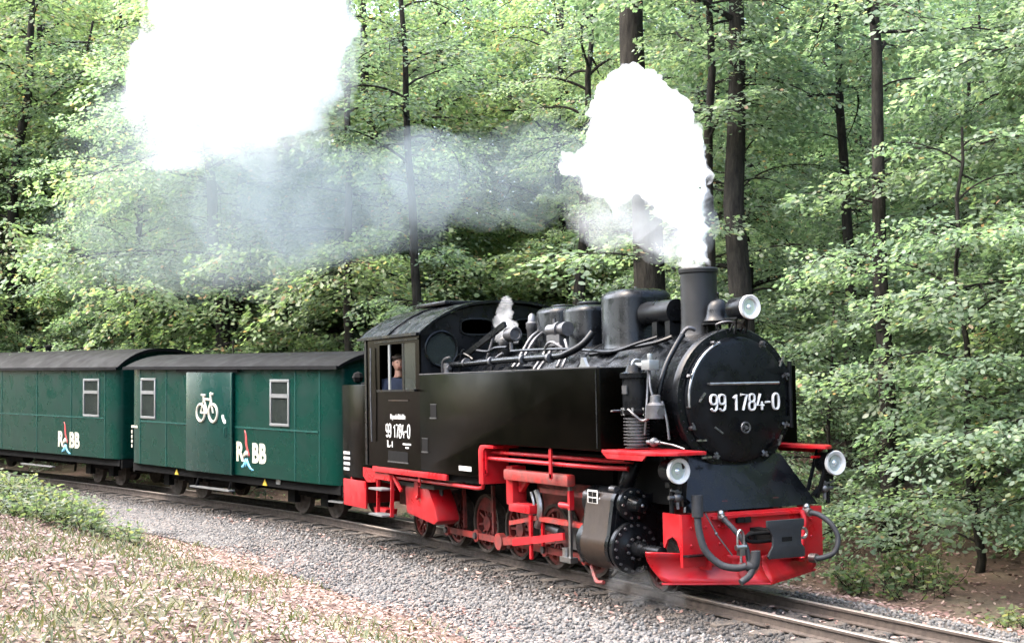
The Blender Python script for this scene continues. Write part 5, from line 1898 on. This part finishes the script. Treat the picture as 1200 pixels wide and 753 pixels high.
# grass tufts on the near bank
def grass(name, n, fn, label, h=(.08, .22)):
    x, y, z = scatter(n, fn)
    P_ = np.stack([x, y, z - .01], -1)
    a = rng.uniform(0, 6.28, n)
    D = np.stack([np.cos(a) * .55, np.sin(a) * .55, rng.uniform(.4, 1.2, n)], -1)
    Nn = np.stack([np.cos(a + 1.5), np.sin(a + 1.5), rng.normal(0, .3, n)], -1)
    Ln = rng.uniform(h[0], h[1], n)
    o = link(name, leaves_mesh(name, P_, D, np.cross(D, Nn), Ln, Ln * .10 + .004, 'grass'))
    return tag(o, label, 'grass', kind='stuff')


def tufts(g, n):
    c = 120
    cx_ = g.uniform(-22, 6, c)
    ca = g.uniform(3.6, 8.2, c)
    k_ = g.integers(0, c, n)
    x = cx_[k_] + g.normal(0, .35, n)
    a = np.maximum(ca[k_] + g.normal(0, .55, n), 2.9)
    return x, yc(x) - a


grass('grass', 14000, tufts, 'pale green grass growing in patches on the near bank', (.06, .16))


# low leafy bushes on the near bank, left
def bush(x0, y0, R, H, n, label, seed):
    g = np.random.default_rng(seed)
    root = empty('bush', (x0, y0, float(gz(x0, y0))), label, 'bush', 'low bushes on the near bank')
    st_ = MB()
    PP, DD, NN = [], [], []
    for k_ in range(n):
        a = g.uniform(0, 6.28)
        r = R * sqrt(g.uniform(0, 1))
        bx, by = r * cos(a), r * sin(a)
        bz = float(gz(x0 + bx, y0 + by)) - root.location.z
        hh = H * g.uniform(.5, 1.0) * (1 - .45 * (r / R) ** 2)
        tip = np.array([bx + g.normal(0, .15), by + g.normal(0, .15), bz + hh])
        b0 = np.array([bx, by, bz])
        st_.tube([tuple(b0), tuple((b0 + tip) / 2 + g.normal(0, .03, 3)), tuple(tip)], [.007, .005, .002], 3)
        m_ = int(20 * hh / .5) + 8
        u = g.uniform(.25, 1.02, m_)
        PP.append(b0 + (tip - b0) * u[:, None] + g.normal(0, .05, (m_, 3)))
        DD.append(np.stack([*(g.normal(0, 1, (2, m_))), g.normal(.1, .3, m_)], -1))
        NN.append(np.tile([0, 0, 1.], (m_, 1)) + g.normal(0, .4, (m_, 3)))
    PP, DD, NN = map(np.concatenate, (PP, DD, NN))
    Ln = g.uniform(.05, .10, len(PP))
    st_.build('stem', 'bark', root)['kind'] = 'stuff'
    link('foliage', leaves_mesh('foliage', PP, DD, NN, Ln, Ln * .62, 'bush_leaf'), root)
    return root


bush(-11.6, -6.0, 1.5, .55, 190, 'pale green bush on the bank crest in front of the passenger coach', 21)
bush(-8.6, -5.6, 1.1, .45, 130, 'low pale bush sloping down from the bank crest towards ballast', 22)
bush(-14.5, -5.6, 1.3, .6, 120, 'small leafy bush farthest along the bank beside the coaches', 23)


# ferny undergrowth beyond the rails
def understory(g, n):
    x = g.uniform(-2, 14, n)
    return x, yc(x) + 2.2 + 3 * g.uniform(0, 1, n)


for k, (x, y, R_, H_, n_) in enumerate(((1.6, 2.5, .55, .40, 40), (4.6, 3.0, .5, .35, 30), (-1.6, 3.4, .8, .6, 60), (3.4, 5.4, .9, .6, 50), (.4, 4.6, .7, .5, 40))):
    b_ = bush(x, y, R_, H_, n_, 'low green undergrowth bush between the rails and the trees', 40 + k)
    b_['group'] = 'undergrowth beyond the rails'


# ------------------------------------------------------------------ steam and smoke
def puff(name, balls, voxel, disp, mat, label):
    mb = MB()
    for (x, y, z, r) in balls:
        mb.sphere((x, y, z), r, 16, 10)
    o = mb.build(name, mat, None)
    r_ = o.modifiers.new('r', 'REMESH')
    r_.mode = 'VOXEL'
    r_.voxel_size = voxel
    for i_, (st_, sz) in enumerate(disp):
        tx = bpy.data.textures.new('puff', 'CLOUDS')
        tx.noise_scale = sz
        tx.noise_depth = 2
        dm = o.modifiers.new('d', 'DISPLACE')
        dm.texture = tx
        dm.texture_coords = 'LOCAL'
        dm.strength = st_
        dm.mid_level = .5
    dg = bpy.context.evaluated_depsgraph_get()
    me = bpy.data.meshes.new_from_object(o.evaluated_get(dg))
    o.modifiers.clear()
    o.data = me
    me.materials.clear()
    me.materials.append(MATS[mat])
    me.shade_smooth()
    tag(o, label, 'steam', kind='stuff')
    return o


steam_mat('steam_dense', 8.0, noise=3.6, lo=.42, hi=.64)
steam_mat('steam_cloud', 1.7, noise=.85, lo=.41, hi=.64)
steam_mat('steam_halo', .42, (.9, .92, .94), noise=.7, lo=.40, hi=.74)
steam_mat('smoke_thin', .28, (.24, .29, .32), noise=.45, lo=.32, hi=.72)
steam_mat('smoke_veil', .08, (.38, .45, .48), noise=.30, lo=.36, hi=.74)
steam_mat('smoke_skirt', .8, (.68, .72, .75), noise=1.1, lo=.38, hi=.75)
steam_mat('steam_wisp', 2.4, noise=4.5, lo=.38, hi=.65)
steam_mat('steam_faint', .3, noise=4.0, lo=.38, hi=.7)

r2 = random.Random(5)
balls = []
PL = [(-.91, 3.60, .16), (-.93, 3.80, .18), (-1.0, 4.02, .23), (-1.12, 4.24, .30), (-1.26, 4.46, .40), (-1.46, 4.70, .52), (-1.7, 5.0, .66), (-1.95, 5.35, .66), (-2.1, 5.65, .52), (-2.25, 5.88, .36)]
for (x, z, r) in PL:
    balls.append((x, 0, z, r * .8))
    for k in range(14 if z > 4.2 else 5):
        t, ph = r2.uniform(0, 6.28), r2.uniform(-.8, 1.0)
        q = r * r2.uniform(.45, .85)
        balls.append((x + q * cos(t) * cos(ph) - .1, q * sin(t) * cos(ph) * .9, z + q * sin(ph) * .8, r * r2.uniform(.22, .46)))
for (x, z, r) in ((-2.4, 5.05, .42), (-2.9, 5.1, .34), (-3.3, 5.12, .26), (-3.65, 5.15, .17), (-2.5, 4.75, .26), (-3.0, 4.85, .22), (-1.25, 5.35, .30), (-1.0, 5.0, .22), (-.85, 4.65, .16)):
    balls.append((x, r2.uniform(-.15, .15), z, r))
puff('steam_plume', balls, .04, [(.24, .26), (.16, .10)], 'steam_dense', 'billowing white steam plume rising from the chimney')

balls = []
for k in range(46):
    x = r2.uniform(-18.0, -12.6)
    z = r2.uniform(8.4, 12.2)
    w = (z - 7.6) / 4.5
    if abs(x + 15.4) > 1.3 + 1.6 * w:
        continue
    balls.append((x, r2.uniform(-1.6, 1.0) - .6, z, r2.uniform(.55, 1.15)))
balls += [(a_ + .8, b_, c_, d_) for a_, b_, c_, d_ in [(-16.0, -.6, 8.6, 1.2), (-15.3, -.6, 9.6, 1.5), (-16.8, -.6, 10.0, 1.6), (-15.8, -.6, 11.2, 1.8), (-17.6, -.6, 11.5, 1.4), (-14.6, -.5, 8.9, .9)]]
puff('steam_cloud', balls, .11, [(.9, .9), (.5, .32)], 'steam_cloud', 'large bright white steam cloud drifting high above the coaches')

balls = [(a_ + r2.uniform(-.3, .3), b_, c_ - .5 + r2.uniform(-.4, .2), d_ * 1.15) for a_, b_, c_, d_ in balls if c_ < 10.6]
puff('steam_halo', balls, .16, [(.9, 1.0), (.4, .4)], 'steam_halo', 'soft translucent fringe of steam around the high white cloud')
balls = []
for k in range(40):
    t = r2.uniform(0, 1)
    balls.append((-1.2 - 2.0 * t + r2.uniform(-.2, .2), r2.uniform(-.3, .3), 4.0 + .55 * t + r2.uniform(-.25, .45), r2.uniform(.22, .42)))
puff('smoke_skirt', balls, .07, [(.3, .4)], 'smoke_skirt', 'thin grey steam hanging below the white plume behind the chimney')
balls = []
for k in range(60):
    t = k / 59
    x = -2.2 - 14.9 * t
    rr_ = .40 + 1.0 * t
    balls.append((x, -.5 * t + r2.uniform(-.2, .2), 5.0 + 1.15 * t + r2.uniform(-.2, .2), rr_ * r2.uniform(.8, 1.1)))
puff('smoke_trail', balls, .16, [(.6, 1.1), (.3, .45)], 'smoke_thin', 'thin grey smoke trail stretching back from the plume above the train')

balls = []
for k in range(50):
    balls.append((r2.uniform(-24, -14), r2.uniform(-2.5, .5), r2.uniform(6.0, 8.8), r2.uniform(1.1, 1.9)))
balls += [(-17.5, -.6, 5.4, .9), (-17.8, -.6, 4.9, .6)]
puff('smoke_veil', balls, .3, [(.9, 1.5)], 'smoke_veil', 'faint smoke veil hanging below the white cloud among the trees')

puff('steam_wisp', [(-5.0, -.45, 3.0, .12), (-4.85, -.42, 3.05, .15), (-4.7, -.45, 3.02, .10), (-5.1, -.4, 3.15, .12), (-5.2, -.3, 3.3, .13), (-5.15, -.3, 3.45, .10)], .03, [(.10, .12)], 'steam_wisp', 'small white steam leak in front of the cab')
puff('steam_wisp', [(-.55, -1.05, .22, .14), (-.4, -1.1, .14, .17), (-.25, -1.0, .10, .15), (-.6, -1.15, .05, .14), (-.1, -.95, .06, .13), (-.75, -1.2, .12, .16), (-.9, -1.1, .25, .14)], .03, [(.10, .12)], 'steam_faint', 'faint steam drifting around the near end of the plough')
print('scene built')
